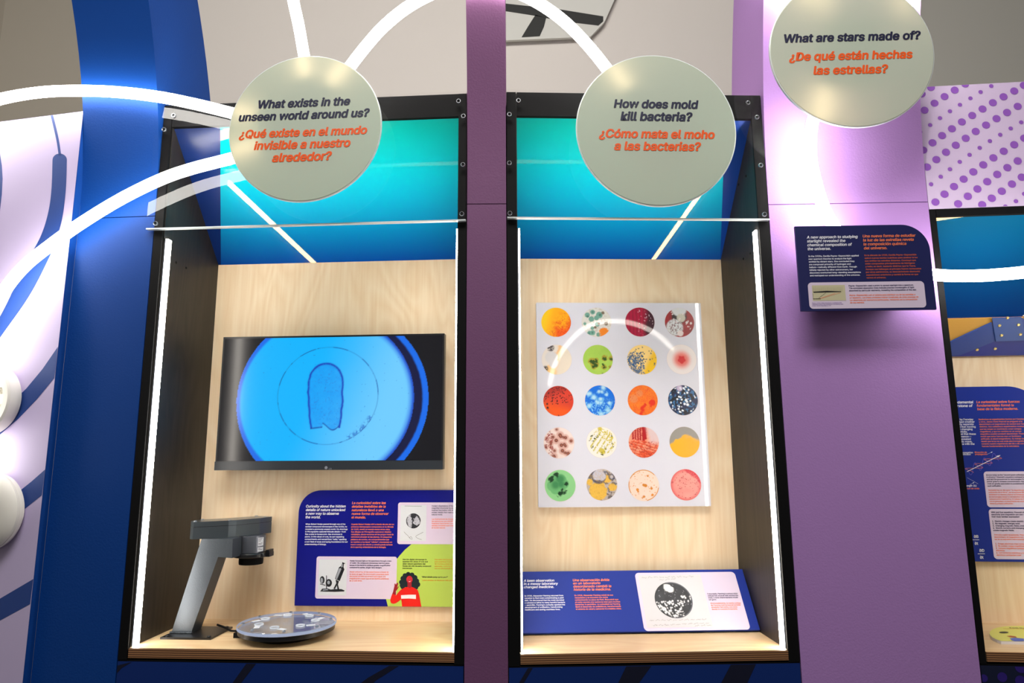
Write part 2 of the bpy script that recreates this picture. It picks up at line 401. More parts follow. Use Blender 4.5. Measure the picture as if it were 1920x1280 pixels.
wall('wall_left', (xl*1.25, .3), (xl*1.25, YW+.6), 0, 3.9, WALLD)
mb = MB(); mb.hexa([(x, y, z) for z in (-.05, 0) for x, y in ((-3, -3), (3.2, -3), (3.4, YW+.6), (-3, YW+.6))])
tag(mb.build('floor', mat('grey_carpet', '3a3a3e', .9, bump=.4, bscale=120), None, (0, 0, 0)), kind='structure')
# the end of a white painted ceiling beam with brushed black marks, seen over the top of the wall
sh = Sheet((0, 2.375, 2.0), (1, 0, 0), (0, 0, 1)); sh.o += sh.n*.012
poly = pxs(sh, [(905, 75), (948, 72), (1108, 65), (1134, 38), (1160, -20), (1200, -110)]); poly = [(poly[0][0], 1.85)]+poly+[(poly[-1][0], 1.85)]
mb = MB(); mb.prism(sh, poly, -.024, -.012); mb.bevel(.002)
beam = tag(mb.build('trim_1', CONC, None, sh.pt(poly[2][0], poly[2][1], -.06)), kind='structure')
mb = MB(); sh.o -= sh.n*.012; mb.prism(sh, pxs(sh, [(905, 2), (948, 7), (985, 11), (1050, 18), (1100, 26), (1131, 31), (1131, 40), (1122, 48), (1080, 43), (1040, 37), (1000, 29), (948, 21), (905, 15)]), -.001, .0012)
mb.prism(sh, pxs(sh, [(1004, 28), (1024, 34), (1020, 50), (1012, 68), (978, 70), (990, 50)]), -.001, .0012)
mb.build('brush_mark', STROKE, beam)

# ================================================================== columns
def column(f, Wd, m, k, zs, label, ext=.245):
    th = thing('curved_column', w3(f, Wd/2, .12, 0), label, 'column', 'curved columns between the display cases')
    def seg(name, z0, z1, s0, s1, d0, d1, mm):
        zz = [z0] + [z for z in np.arange(1.95, 2.9, .05) if z0 < z < z1] + [z1]
        mb = MB(); V = []
        for z in zz:
            e = k*max(0, z-1.9)**2
            V += [w3(f, s0, d0-e, z), w3(f, s1, d0-e, z), w3(f, s1, d1-e, z), w3(f, s0, d1-e, z)]
        F_ = [(3, 2, 1, 0)]; n = len(zz)
        for i in range(n-1):
            for j in range(4): F_.append((4*i+j, 4*i+(j+1) % 4, 4*i+4+(j+1) % 4, 4*i+4+j))
        F_.append(tuple(4*(n-1)+j for j in range(4))); mb.geo(V, F_); mb.bevel(.0018, 2, .9)
        return mb.build(name, mm, th, smooth=True)
    seg('lower_panel', 0, zs-.0009, 0, Wd, 0, ext, m)
    seg('upper_panel', zs+.0009, 2.75, 0, Wd, 0, ext, m)
    return th
column('B', WB, BLUE, .44, 1.8795, 'wide blue painted column left of the case with the monitor')
column('E', WE, PLUM, .45, 1.886, 'narrow purple column between the two middle display cases')
column('G', WG, PURP, .30, 1.889, 'wide lilac column carrying the starlight text panel')

# ================================================================== lilac wall panel with blue tube shapes and two white knobs
pan = thing('graphic_panel', w3('A', -.3, .009, 0), 'lilac panel printed with blue tube shapes left of the blue column', 'panel')
mb = MB(); mb.box('A', -.75, 0, 0, .0175, 0, 2.129); mb.build('board', BLUE, pan)
shA = plane('A', 0)
mb = MB(); mb.flat(shA, [(-.749, .001), (-.0005, .001), (-.0005, 2.1285), (-.749, 2.1285)], .0004); mb.build('lilac_print', LILAC, pan)
def band(pts, w=None, h=.0008):
    mb = MB(); P = pxs(shA, pts)
    if w: P = ribbon(spline(P, 8), w)
    P = [(min(u, -.0006), max(min(v, 2.128), .002)) for u, v in P]
    mb.flat(shA, P, h); return mb.build('blue_band', PBLUE, pan)
band([(97, 214), (103, 238), (109, 265), (113, 292)], .0066)
l = spline([(99, 300), (97, 355), (91, 398), (78, 440), (56, 482), (34, 525), (0, 594), (-60, 690)], 8); r_ = spline([(126, 300), (124, 355), (118, 405), (109, 440), (94, 480), (55, 555), (0, 634), (-50, 710)], 8)
top = [(99+13.5-13.5*math.cos(a), 300-12*math.sin(a)) for a in np.linspace(0, math.pi, 12)][1:-1]
band([tuple(p) for p in l[::-1]] + top + [tuple(p) for p in r_])
band([(109, 650), (80, 692), (50, 728), (22, 755), (-60, 812), (-60, 860), (0, 815), (35, 785), (70, 748), (102, 709), (106, 690)])
band([(86, 880), (60, 902), (25, 930), (-60, 985), (-60, 1025), (28, 969), (79, 928), (83, 905)])
band([(63, 1085), (0, 1122), (-70, 1150), (-70, 1192), (0, 1163), (57, 1132)])
band([(0, 285), (4, 310), (5.5, 335), (4, 365), (0, 400), (-12, 440), (-40, 440), (-40, 285)])
kn = thing('tactile_disc', w3('A', -.150, 0, 1.475), 'white cup shaped knob with notches, upper one on the lilac panel', 'knob', 'white knobs on the lilac panel')
ax = -np.append(FR['A'][2], 0)
mb = MB(); mb.lathe(w3('A', -.150, -.001, 1.475), ax, [(0, 0), (.070, 0), (.075, .004), (.075, .030), (.072, .034), (.060, .034), (.057, .030), (.057, .012), (0, .012)], 72); mb.build('cup', WHITEP, kn, smooth=True)
mb = MB()
for a in np.linspace(0, 2*math.pi, 8, endpoint=False):
    c = np.array([-.150+.050*math.cos(a), 1.475+.050*math.sin(a)]); mb.box('A', c[0]-.010, c[0]+.010, -.026, -.012, c[1]-.010, c[1]+.010)
mb.bevel(.002); mb.build('tab', WHITEP, kn)
mb = MB(); mb.lathe(w3('A', -.150, -.012, 1.475), ax, [(0, 0), (.034, 0), (.034, .012), (.028, .018), (0, .018)], 48); mb.build('hub', WHITEP, kn, smooth=True)
kn = thing('tactile_disc', w3('A', -.112, 0, 1.243), 'smooth white domed knob, lower one on the lilac panel', 'knob', 'white knobs on the lilac panel')
mb = MB(); mb.lathe(w3('A', -.112, -.001, 1.243), ax, [(0, 0), (.072, 0), (.078, .006), (.078, .022), (.072, .030), (.052, .037), (.03, .039), (0, .040)], 72); mb.build('dome', WHITEP, kn, smooth=True)
mb = MB(); mb.lathe(w3('A', -.112, -.001, 1.243), ax, [(.0785, .010), (.0792, .011), (.0792, .016), (.0785, .017)], 72); mb.build('rim', WHITEP, kn, smooth=True)

# ================================================================== display cases
def case(f, Wd, s0, s1, zt, ztop_in, ztop, zback, dback, label, cover=None, strips=(), band_px=None, bandm=None, film=None, screws=(), right_band=None, dtop=.0105):
    th = thing('display_case', w3(f, Wd/2, .12, .956), label, 'display case', 'black framed display cases')
    zb = zt-.0215
    for a, b in ((.0025, s0), (s1, Wd-.0025)):
        mb = MB(); mb.box(f, a, b, .006, dback+.012, zb, ztop); mb.build('side_panel', WOODD, th)
        mb = MB(); mb.box(f, a-.001, b-.0015 if a < .01 else b+.001, 0, .0055, zb, ztop); mb.bevel(.0008, 1); mb.build('frame_stile', BLACK, th)
    mb = MB(); mb.box(f, s0, s1, .0005, .010, ztop_in, ztop); mb.build('top_rail', BLACK, th)
    mb = MB(); mb.box(f, .003, Wd-.003, .001, dback, zb-.003, zb-.0002); mb.build('bottom_rail', BLACK, th)
    mb = MB(); mb.box(f, s0, s1, dback, dback+.012, zt, zback); mb.build('back_panel', WOOD, th)
    mb = MB(); mb.box(f, s0+.0003, s1-.0003, .003, dback+.012, zt-.018, zt); mb.build('shelf', WOODS, th)
    mb = MB(); mb.box(f, s0+.0003, s1-.0003, 0, .0029, zt-.018, zt-.0004); mb.build('plywood_edge', PLYE, th)
    # the sloped glossy panel
    b0 = w3(f, s0, dback, zback); v = w3(f, s0, dtop, ztop_in+.0005)-b0; ln = np.linalg.norm(v)
    sl = Sheet(b0, np.append(FR[f][1], 0), v); w_ = s1-s0
    u0b = u0t = 0; u1b = u1t = w_
    if band_px:
        (a, va), (c, vc) = sl.px(*band_px[0]), sl.px(*band_px[1]); g = (c-a)/(vc-va); u0b = a-g*va; u0t = a+g*(ln-va)
        mb = MB(); mb.prism(sl, [(0, 0), (max(u0b, .0005), 0), (u0t, ln), (0, ln)], -.004, 0); mb.build('side_band', bandm, th)
    if right_band:
        (a, va), (c, vc) = sl.px(*right_band[0]), sl.px(*right_band[1]); g = (c-a)/(vc-va); u1b = a-g*va; u1t = a+g*(ln-va)
        mb = MB(); mb.prism(sl, [(min(u1b, w_-.0005), 0), (w_, 0), (w_, ln), (u1t, ln)], -.004, 0); mb.build('side_band', bandm, th)
    mb = MB(); mb.flat(sl, [(max(u0b, .0005) if band_px else 0, 0), (min(u1b, w_-.0005) if right_band else w_, 0), (u1t, ln), (u0t, ln)], 0); mb.build('sloped_panel', film, th, recalc=False)
    if cover:   # added light bar, unseen above the sloped film, to brighten it from behind
        mb = MB(); mb.box(f, s0+.03, s1-.03, dback-.035, dback-.015, ztop-.045, ztop-.030); mb.bevel(.002); mb.build('added_film_light', CAVITY, th)
        mb = MB(); mb.box(f, s0, s1, .0105, dback+.012, ztop-.006, ztop); mb.build('top_panel', WHITEP, th)
        mb = MB(); mb.box(f, s0, s1, dback, dback+.012, zback+.0005, ztop-.0065); mb.build('upper_back_panel', WHITEP, th)
    for side, z0, z1 in strips:
        a, b = (s0, s0+.0055) if side < 0 else (s1-.0055, s1)
        mb = MB(); mb.box(f, a, b, .0115, .0265, z0, z1); mb.bevel(.0015, 2); st = mb.build('led_strip', STRIP, th); st['label'] = 'glowing white light strip'
        a, b = (s0, s0+.0022) if side < 0 else (s1-.0022, s1)
        mb = MB(); mb.box(f, a, b, .0272, .0295, z0, z1); mb.box(f, a, b, .0085, .0108, z0, z1); mb.build('strip_channel', ALU, th)
    if cover:
        a, b, z0, z1 = cover
        mb = MB(); mb.box(f, a, b, -.012, -.0025, z0+.0028, z1); cv = mb.build('acrylic_cover', GLASS, th); cv['label'] = 'clear acrylic sheet'
        mb = MB(); mb.box(f, a, b, -.012, -.0025, z0, z0+.0027); mb.build('polished_edge', EDGE, cv)
        shc = plane(f, -.012); nn = shc.n
        for x, y in screws:
            u, w = shc.px(x, y); mb = MB(); mb.lathe(shc.pt(u, w, .0002), nn, [(.0034, -.004), (.0034, .0018), (.0040, .0024), (.0046, .0024), (.0051, .0014), (.0051, 0)], 20); mb.build('screw', STEEL, cv, smooth=True)
    return th
FILM1 = dichroic('cyan_film', '00f4f2', '045cd4', -.02+.9, .12+1.0)
caseD = case('D', WD, .022, .678, .9765, 2.090, 2.143, 1.838, .25, 'display case with monitor, microscope and turntable inside', cover=(-.0102, .6955, 1.845, 2.1415),
     strips=((-1, .9775, 1.83), (1, .9775, 1.835)), band_px=((414, 470), (413, 262)), bandm=mat('dark_blue_film', '0b2f78', .25, spec=.6), film=FILM1,
     screws=[(308, 243), (326, 217), (292, 419), (300, 330), (860, 190), (869, 218), (868, 309), (866, 401)])
caseF = case('F', WF, .024, .550, .9725, 2.090, 2.146, 1.838, .25, 'display case with the petri dish poster inside', cover=(.002, .5685, 1.850, 2.145),
     strips=((-1, .9735, 1.835), (1, .9735, 1.835)), right_band=((1351, 470), (1356, 330)), bandm=mat('royal_blue_film', '0a50c4', .25, spec=.6), film=FILM1,
     screws=[(972, 189), (955, 215), (955, 306), (956, 400), (1402, 193), (1419, 220), (1426, 310), (1433, 402)])
FILM2 = dichroic('deep_blue_film_print', '0490c8', '0424c0', .62, .90)
caseH = case('H', .62, .0150, .605, .9708, 1.8555, 1.8715, 1.584, .25, 'display case with electromagnetism panel right of the lilac column',
     strips=((1, .9718, 1.58),), film=FILM2)
def side_screws(th, f, s, pts):
    o, t, n = FR[f]
    for x, y in pts:
        r = ray(x, y); k = (s+o @ t)/(r[:2] @ t); p = EYEV+k*r; mb = MB(); mb.lathe(p, np.append(t*(1 if s < .3 else -1), 0), [(0, .0012), (.002, .0012), (.003, .0004), (.003, -.001)], 12); mb.build('panel_screw', BLACK, th, smooth=True)
side_screws(caseD, 'D', .022, [(330, 492), (349, 502)])
side_screws(caseF, 'F', .550, [(1385, 346), (1399, 330), (1407, 475), (1394, 485)])
# aprons below the cases
def apron(f, s0, s1, z1, label, m, shapes, sm, pname):
    th = thing('apron_panel', w3(f, (s0+s1)/2, .01, 0), label, 'panel', 'navy panels under the display cases')
    mb = MB(); mb.box(f, s0, s1, .0005, .02, 0, z1); mb.build('board', m, th)
    sh = plane(f, .0005)
    for sp in shapes:
        P = [(min(max(u, s0), s1), min(v, z1-.0005)) for u, v in (sp if len(sp[0]) == 2 and sp[0][0] < 5 else pxs(sh, sp))]
        mb = MB(); mb.flat(sh, P, .0004); mb.build(pname, sm, th)
    return th
apron('D', .002, WD-.002, .9515, 'navy panel with dark branch print under the monitor case', NAVY,
      [[(216, 1262), (214, 1247), (248, 1237), (228, 1252)], [(420, 1300), (436, 1280), (462, 1243), (480, 1243), (452, 1280), (440, 1300)], [(650, 1300), (690, 1270), (730, 1242), (748, 1242), (705, 1275), (680, 1300)]], NAVYD, 'dark_branch')
apron('F', .002, WF-.002, .9485, 'navy panel with dark branch print under the poster case', NAVY,
      [[(965, 1298), (973, 1280), (990, 1249), (999, 1249), (982, 1280), (975, 1298)], [(1152, 1298), (1159, 1280), (1174, 1247), (1221, 1247), (1198, 1280), (1188, 1298)], [(1343, 1298), (1352, 1280), (1370, 1243), (1417, 1243), (1401, 1280), (1393, 1298)]], NAVYD, 'dark_branch')
shH = plane('H', .0005); dots = []
for x, y, r in [(1844.6, 1243, 5), (1878.6, 1242.5, 7), (1914, 1249.6, 9.5), (1844.6, 1271, 6), (1879, 1269, 7.6), (1913, 1276, 8.2), (1950, 1250, 10), (1950, 1280, 9)]:
    u, v = shH.px(x, y); dots.append(circ(u, v, r*.00118, 24))
apron('H', .002, .618, .9458, 'navy panel with violet dots under the far right case', mat('midnight_print', '0a1434', .5), dots, DOTD, 'violet_dot')

# ================================================================== polka dot panel over the right hand case
th = thing('polka_dot_panel', w3('H', .3, .01, 1.8725), 'lilac panel with violet dots above the far right case', 'panel')
mb = MB(); mb.box('H', .001, .62, 0, .02, 1.8725, 2.1574); mb.build('board', mat('pale_lilac_print', 'd3bfe0', .5), th)
sh = plane('H', 0)
rows = [('b', '1122,537 1175,500 1232,462'), ('b', '1138,630 1195,590 1252,552 1310,515 1370,480'), ('s', '1113,755 1170,715 1226,675 1283,636 1340,599 1400,562 1458,526 1519,492'),
 ('b', '1131,858 1183,816 1238,775 1294,736 1351,697 1410,660 1469,623 1528,587 1589,553 1650,520 1705,488'), ('b', '1152,955 1205,912 1260,870 1316,830 1373,790 1430,751 1489,715 1549,678 1609,643 1670,608'),
 ('s', '1120,1094 1175,1053 1230,1010 1283,967 1339,925 1395,885 1453,845 1511,806 1570,770 1630,734 1690,699'), ('b', '1145,1196 1200,1155 1252,1110 1306,1066 1361,1024 1416,982 1473,942 1531,902 1590,864 1650,827 1707,790'),
 ('b', '1330,1165 1385,1122 1440,1080 1496,1038 1553,997 1611,958 1670,920'), ('b', '1467,1170 1522,1133 1579,1093 1637,1052 1693,1013'), ('s', '1600,1180 1660,1150 1707,1108')]
mb = MB()
for kind, row in rows:
    for q in row.split():
        x, y = map(float, q.split(',')); u, v = sh.px(1360+x/3.048, y/3.048)
        P = [(min(max(a, .0012), .619), min(max(b, 1.873), 2.157)) for a, b in circ(u, v, .0084 if kind == 'b' else .0046, 24)]
        if max(a for a, b in P)-min(a for a, b in P) > .001: mb.flat(sh, P, .0005)
o = mb.build('violet_dots', DOT, th)

# ================================================================== round question signs
def sign(f, d, cx, cy, R, label, navy, orange):
    sh = plane(f, d); u, v = sh.px(cx, cy); n = sh.n
    th = thing('round_sign', sh.pt(u, v, -.004), label, 'sign', 'round question signs')
    mb = MB(); mb.lathe(sh.pt(u, v, -.008), n, [(R, .001), (R, .007), (R-.001, .008), (0, .008)], 96); mb.build('disc', FROST, th, smooth=True)
    mb = MB(); mb.lathe(sh.pt(u, v, -.008), n, [(R+.0001, .001), (R+.0016, .0015), (R+.0016, .0065), (R+.0001, .007)], 96); mb.build('polished_rim', EDGE, th, smooth=True)
    mb = MB(); mb.lathe(sh.pt(u, v, -.040), n, [(0, 0), (.086, 0), (.086, .016), (0, .016)], 48); mb.build('mount_plate', GREYS, th)
    for a in range(3):
        q = 2*math.pi*(a/3+.08); mb = MB(); mb.lathe(sh.pt(u+.05*math.cos(q), v+.05*math.sin(q), -.0245), n, [(0, 0), (.008, 0), (.008, .0165), (0, .0165)], 16); mb.build('spacer', STEEL, th)
    mb = MB(); mb.lathe(sh.pt(u, v, d+.0125 if f != 'G' else -.115), n, [(0, 0), (.022, 0), (.022, -.0405-(d+.0125) if f != 'G' else .0745), (0, -.0405-(d+.0125) if f != 'G' else .0745)], 24); mb.build('stem', GREYS, th)
    fit('navy_lettering', sh, th, navy, INKS, bold=.036, shear=.19, res=4, ring=RING8, h=.0006)
    fit('orange_lettering', sh, th, orange, INKSO, bold=.036, shear=.19, res=4, ring=RING8, h=.0006)
    return th
def Z(ox, oy, k, rows): return [(t, ox+a/k, oy+b/k, ox+c/k, oy+d/k) for t, a, b, c, d in rows]
sign('D', -.0765, 571, 238.5, .1632, 'round frosted sign asking what exists in the unseen world',
     Z(400, 0, 2.56, [('What exists in the', 218, 523, 655, 500), ('unseen world around us?', 124, 585, 748, 556)]),
     Z(400, 0, 2.56, [('¿Qué existe en el mundo', 125, 668, 736, 637), ('invisible a nuestro', 197, 722, 656, 700), ('alrededor?', 284, 778, 566, 766)]))
sign('F', -.0775, 1231, 242, .1672, 'round frosted sign asking how mold kills bacteria',
     Z(860, 0, 2.56, [('How does mold', 747, 515, 1150, 522), ('kill bacteria?', 779, 577, 1121, 581)]),
     Z(860, 0, 2.56, [('¿Cómo mata el moho', 676, 660, 1227, 664), ('a las bacterias?', 749, 718, 1162, 725)]))
sign('G', -.118, 1597, 96, .1665, 'round frosted sign asking what stars are made of',
     Z(1360, 0, 3.048, [('What are stars made of?', 341, 240, 1117, 227)]),
     Z(1360, 0, 3.048, [('¿De qué están hechas', 367, 346, 1069, 333), ('las estrellas?', 507, 425, 930, 417)]))

# ================================================================== glowing tubes
def tube(name_label, pts, tm=None, dd=None, group='curved light tubes linking the signs'):
    W_ = []
    for i_, (f, x, y) in enumerate(pts):
        d = dd[i_] if dd else -.05
        for _ in range(4):
            s_, z_ = plane(f, d).px(x, y); d = -(.052+1.4*max(0, min(z_, 2.6)-2.15)**2)
            if dd: d = dd[i_]; break
            if f == 'G': d = max(d, -.040-.30*max(0, z_-1.9)**2-.012)
            if f == 'G' and z_ < 2.38: d = max(d, -.094)
        W_.append(w3(f, s_, d, z_))
    P = spline(W_, 10); th = thing('light_tube', P[0], name_label, 'light', group)
    mb = MB(); mb.tube(P, .0122, 16); mb.build('diffuser', tm or TUBE, th, smooth=True)
    for q, p in ((P[0], P[1]), (P[-1], P[-2])):
        t = (p-q)/np.linalg.norm(p-q); mb = MB(); mb.tube([q-t*.004, q+t*.006], .0129, 16); mb.build('end_cap', WHITEP, th, smooth=True)
    return th
tube('light tube arching over the top of the blue column to the left sign', [('B', -200, 300), ('B', -130, 245), ('B', -60, 207), ('B', 0, 186), ('B', 75, 173), ('B', 150, 170), ('B', 225, 173), ('B', 300, 182), ('D', 370, 196), ('D', 431, 211), ('D', 492, 226)])
tube('light tube curving down from the left sign across the lilac panel', [('D', 498, 276), ('D', 437, 296), ('D', 360, 316), ('B', 300, 337), ('B', 225, 374), ('B', 150, 420), ('B', 90, 463), ('B', 45, 500), ('B', 8, 545), ('B', -35, 615), ('B', -60, 700), ('B', -68, 800), ('B', -60, 900)])
tube('short light tube rising from the top of the left sign', [('D', 580, 158), ('D', 569, 98), ('D', 560, 48), ('D', 549, 0), ('D', 535, -60), ('D', 515, -120), ('D', 480, -200), ('D', 430, -280)])
tube('light tube arching over the purple column between left and middle signs', [('D', 622, 172), ('D', 660, 120), ('D', 690, 82), ('D', 722, 47), ('D', 765, 12), ('D', 815, -16), ('D', 865, -32), ('F', 915, -34), ('F', 965, -18), ('F', 1008, 4), ('F', 1047, 31), ('F', 1079, 60), ('F', 1110, 94), ('F', 1137, 128), ('F', 1176, 180)])
tube('light tube curving down the lilac column to the starlight text panel', dd=[-.084, -.084, -.084, -.082, -.074, -.062, -.049, -.040], tm=TUBE2, pts=[('G', 1541, 176), ('G', 1530, 205), ('G', 1521, 246), ('G', 1520, 295), ('G', 1529, 340), ('G', 1543, 385), ('G', 1561, 420), ('G', 1582, 452)])
tube('light tube running right from the starlight text panel across the far case', dd=[-.040, -.046, -.055, -.062, -.066, -.070, -.075, -.08], tm=TUBE2, pts=[('G', 1700, 517), ('G', 1745, 515), ('H', 1785, 517), ('H', 1840, 516.5), ('H', 1880, 514), ('H', 1920, 510), ('H', 1990, 499), ('H', 2060, 480)])
tube('light tube leaving the upper left rim of the right sign', [('G', 1545, 42), ('G', 1510, 12), ('G', 1478, -18), ('G', 1440, -62), ('G', 1410, -110), ('G', 1392, -180), ('G', 1396, -250)])
tube('light tube leaving the upper right rim of the right sign', [('G', 1655, 45), ('G', 1690, 18), ('G', 1726, -14), ('G', 1775, -60), ('G', 1810, -110), ('G', 1832, -180), ('G', 1838, -250)])

# ================================================================== monitor
th = thing('monitor', w3('D', .345, .22, 1.322), 'black flat monitor showing a blue microscope image on the back panel', 'monitor')
mb = MB(); mb.box('D', .0735, .6175, .2, .222, 1.3215, 1.6405); mb.bevel(.003, 3); mb.build('housing', BLACKM, th)
mb = MB(); mb.box('D', .20, .49, .2222, .2495, 1.38, 1.58); mb.bevel(.004); mb.build('wall_bracket', BLACKM, th)
mb = MB(); mb.box('D', .0732, .6178, .1975, .2003, 1.3212, 1.3415); mb.bevel(.001); mb.build('chin', mat('dark_grey_plastic', '2a2f36', .35), th)
shM = plane('D', .1998)
def tvimg(x, y):
    X = 125+x*1540; Y = 190+(1-y)*888
    c = np.zeros((len(X), 3))+np.array(lin('05060c'))
    r2 = np.hypot(X-905, Y-645); r1 = np.hypot(X-862, Y-640); n = fbm(X/600, Y/600, 30, 3)
    ring = mixc('041a6e', '0a6ae8', ss(620, 634, r2+8*(n-.5)))
    ring = ring*(1-.75*ss(600, 560, r2))[:, None] if False else ring
    c = np.where((r2 < 668)[:, None], ring, c)
    dk = ss(636, 616, r2)*ss(596, 612, r1); c = mixc_v(c, lin('03082c'), dk*.85)
    bright = mixc('00b4ff', '6fccff', ss(700, 1350, X+.35*(Y-640)+60*(fbm(X/600, Y/600, 3, 5)-.5)))
    c = mixc_v(c, bright, ss(612, 590, r1))
    edge = ss(560, 606, r1)*ss(860, 1200, X); c = mixc_v(c, lin('1558e0'), edge*.75*(r1 < 612))
    a = np.hypot((X-876), (Y-615)); ln = np.exp(-((a-350)/3.2)**2)*(.45+.55*(fbm(X/600, Y/600, 12, 8) > .5)); c = mixc_v(c, lin('083a9a'), ln*.9)
    wob = 18*(fbm(X/600, Y/600, 9, 12)-.5)
    # the specimen
    cx = 862+.02*(Y-620); hw = 118-.0; top, bot = 385, 850
    q = np.abs(X-cx+wob)/hw; e = ((Y-610)/235)
    shp = np.where(Y < 520, np.hypot(q, np.clip((520-Y)/135, 0, 9)), q+np.clip((Y-690)/900, 0, 1)*1.1)
    ins = (shp < 1) & (Y < 840+.12*(862-X)+30*np.sin(X/28)*(X > 850))
    c = mixc_v(c, lin('0a96f2'), ins*.62*(.6+.8*fbm(X/600, Y/600, 25, 21)))
    ol = np.exp(-((shp-1)/.06)**2)*(Y < 850); c = mixc_v(c, lin('0f28b4'), ol)
    yl = 840+.12*(862-X)+30*np.sin(X/28)*(X > 850); c = mixc_v(c, lin('0c2a9a'), np.exp(-((Y-yl)/5)**2)*(np.abs(X-862) < 98)*.9)
    c = mixc_v(c, lin('2a7fe0'), ((fbm(X/600, Y/600, 70, 31) > .70) & ins)*.6)
    c = mixc_v(c, lin('1a63c8'), ((vnoise(X, Y, .13, 41) > .975) & (r1 < 590))*.6)
    wr = np.exp(-((np.hypot(X-876, Y-615)-338)/14)**2)*(np.arctan2(Y-615, X-876) > .45)*(np.arctan2(Y-615, X-876) < 1.15)*(fbm(X, Y, .09, 51) > .52); c = mixc_v(c, lin('1a5cc0'), wr*.7)
    return c
def mixc_v(c, d, k):
    d = np.asarray(d, float); d = d if d.ndim == 2 else d[None, :]
    k = np.clip(np.asarray(k, float), 0, 1)[:, None]; return c*(1-k)+d*k
raster('screen', shM, .0775, .6135, 1.3425, 1.636, 330, 182, tvimg, .0004, SCREEN, th)
shc = plane('D', .1974)
lettering('maker_mark', shc, th, [('LG', shc.px(617, 878)[0], shc.px(617, 880)[1], None, .0075)], mat('grey_ink', '8a8f98', .4), h=.0003)
u, v = shc.px(611.5, 876.5); mb = MB(); mb.flat(shc, circ(u, v, .0036, 20), .0004); mb.build('maker_emblem', MATS['grey_ink'], th)

# ================================================================== microscope
zs = .9765
mic = thing('digital_microscope', w3('D', .10, .11, zs), 'dark grey digital microscope on a slanted arm left of the turntable', 'microscope')
mb = MB(); mb.box('D', .0465, .156, .068, .165, zs, zs+.004); mb.bevel(.002, 2); mb.build('base_plate', BLACKM, mic)
mb = MB()
for s_, d_ in ((.056, .078), (.147, .078), (.147, .156), (.056, .156)): mb.lathe(w3('D', s_, d_, zs+.004), (0, 0, 1), [(0, .0026), (.003, .0026), (.0045, .0012), (.0045, 0)], 16)
mb.build('bolt', BLACKM, mic, smooth=True)
def armq(s, z, d0=.100, d1=.150): return w3('D', s, d0, z), w3('D', s, d1, z)
shp = plane('D', .105)
P = pxs(shp, [(321, 1188), (378, 1010), (437, 1010), (435, 1046), (409, 1044), (358, 1190)])
P = [(u, max(v, zs+.004)) for u, v in P]
mb = MB(); mb.prism(shp, P, -.042, 0); mb.bevel(.003, 3, .3); mb.build('slanted_arm', GREY, mic)
mb = MB()
for k in range(16):
    u = P[0][0]+(P[5][0]-P[0][0])*k/15; mb.lathe(shp.pt(u, zs+.005, .002), (0, 0, 1), [(0, .0035), (.0025, .002), (.0034, 0), (0, -.001)], 8)
mb.build('weld_bead', GREY, mic, smooth=True)
H0, H1 = 1.1760, 1.2125
plan = [(.080, .098), (.089, .091), (.150, .128), (.162, .140), (.194, .192), (.207, .226), (.203, .236), (.168, .243), (.150, .228), (.115, .185), (.072, .150), (.066, .138), (.072, .112)]
shT = Sheet(w3('D', 0, 0, 0), np.append(FR['D'][1], 0), np.append(FR['D'][2], 0)); shT.n = np.array([0, 0, 1.0])
mb = MB(); mb.prism(shT, plan, H0, H1-.0115); mb.bevel(.0018, 2, .5); mb.build('head', GREYS, mic)
mb = MB(); mb.prism(shT, [(.1345+(a-.1345)*.985, .165+(b-.165)*.985) for a, b in plan], H1-.0115, H1-.0105); mb.build('gasket', BLACKM, mic)
mb = MB(); mb.prism(shT, plan, H1-.0105, H1); mb.bevel(.0018, 2, .5); lid = mb.build('lid', GREYS, mic)
mb = MB()
for a, b in ((.085, .105), (.148, .136), (.195, .215), (.165, .236), (.080, .145)): mb.lathe(w3('D', a, b, H1), (0, 0, 1), [(0, .002), (.003, .002), (.0042, .0008), (.0042, 0)], 14)
mb.build('lid_screw', STEEL, lid, smooth=True)
cc = (.183, .180)
mb = MB(); mb.lathe(w3('D', *cc, 1.139), (0, 0, 1), [(0, 0), (.0300, 0), (.0300, .030), (.0290, .0365), (0, .0365)], 48); camb = mb.build('camera_body', mat('grey_metal', '70747e', .34, metal=.6), mic, smooth=True)
mb = MB()
for a0, a1, z0, z1 in ((-.72, -.22, 1.1535, 1.172), (-.72, -.22, 1.1415, 1.151)):
    an = np.linspace(a0, a1, 8); V = [w3('D', cc[0]+.0303*math.cos(a), cc[1]+.0303*math.sin(a), z) for z in (z0, z1) for a in an]
    mb.geo(V, [(i, i+1, 9+i, 8+i) for i in range(7)])
mb.build('rating_label', PAPER, camb)
mb = MB()
for j, z in enumerate((1.170, 1.167, 1.164, 1.159, 1.1565, 1.148, 1.1455)):
    an = np.linspace(-.68, -.34-.08*(j % 3), 6); V = [w3('D', cc[0]+.0305*math.cos(a), cc[1]+.0305*math.sin(a), zz) for zz in (z, z+.0009) for a in an]
    mb.geo(V, [(i, i+1, 7+i, 6+i) for i in range(5)])
mb.build('label_rule', INKK, camb)
mb = MB(); mb.lathe(w3('D', *cc, 1.129), (0, 0, 1), [(.0265, 0), (.038, 0), (.040, .002), (.040, .0075), (.038, .0095), (.0265, .0095), (.0265, 0)], 48)
mb.box('D', .204, .230, .168, .192, 1.1295, 1.1385); mb.box('D', .222, .229, .168, .192, 1.132, 1.1445)
clampp = mb.build('clamp_ring', BLACKM, mic, smooth=True)
mb = MB(); mb.lathe(w3('D', .217, .168, 1.134), -np.append(FR['D'][2], 0), [(0, .012), (.004, .012), (.0055, .010), (.0055, 0), (0, 0)], 20); mb.build('thumb_screw', BLACKM, clampp, smooth=True)
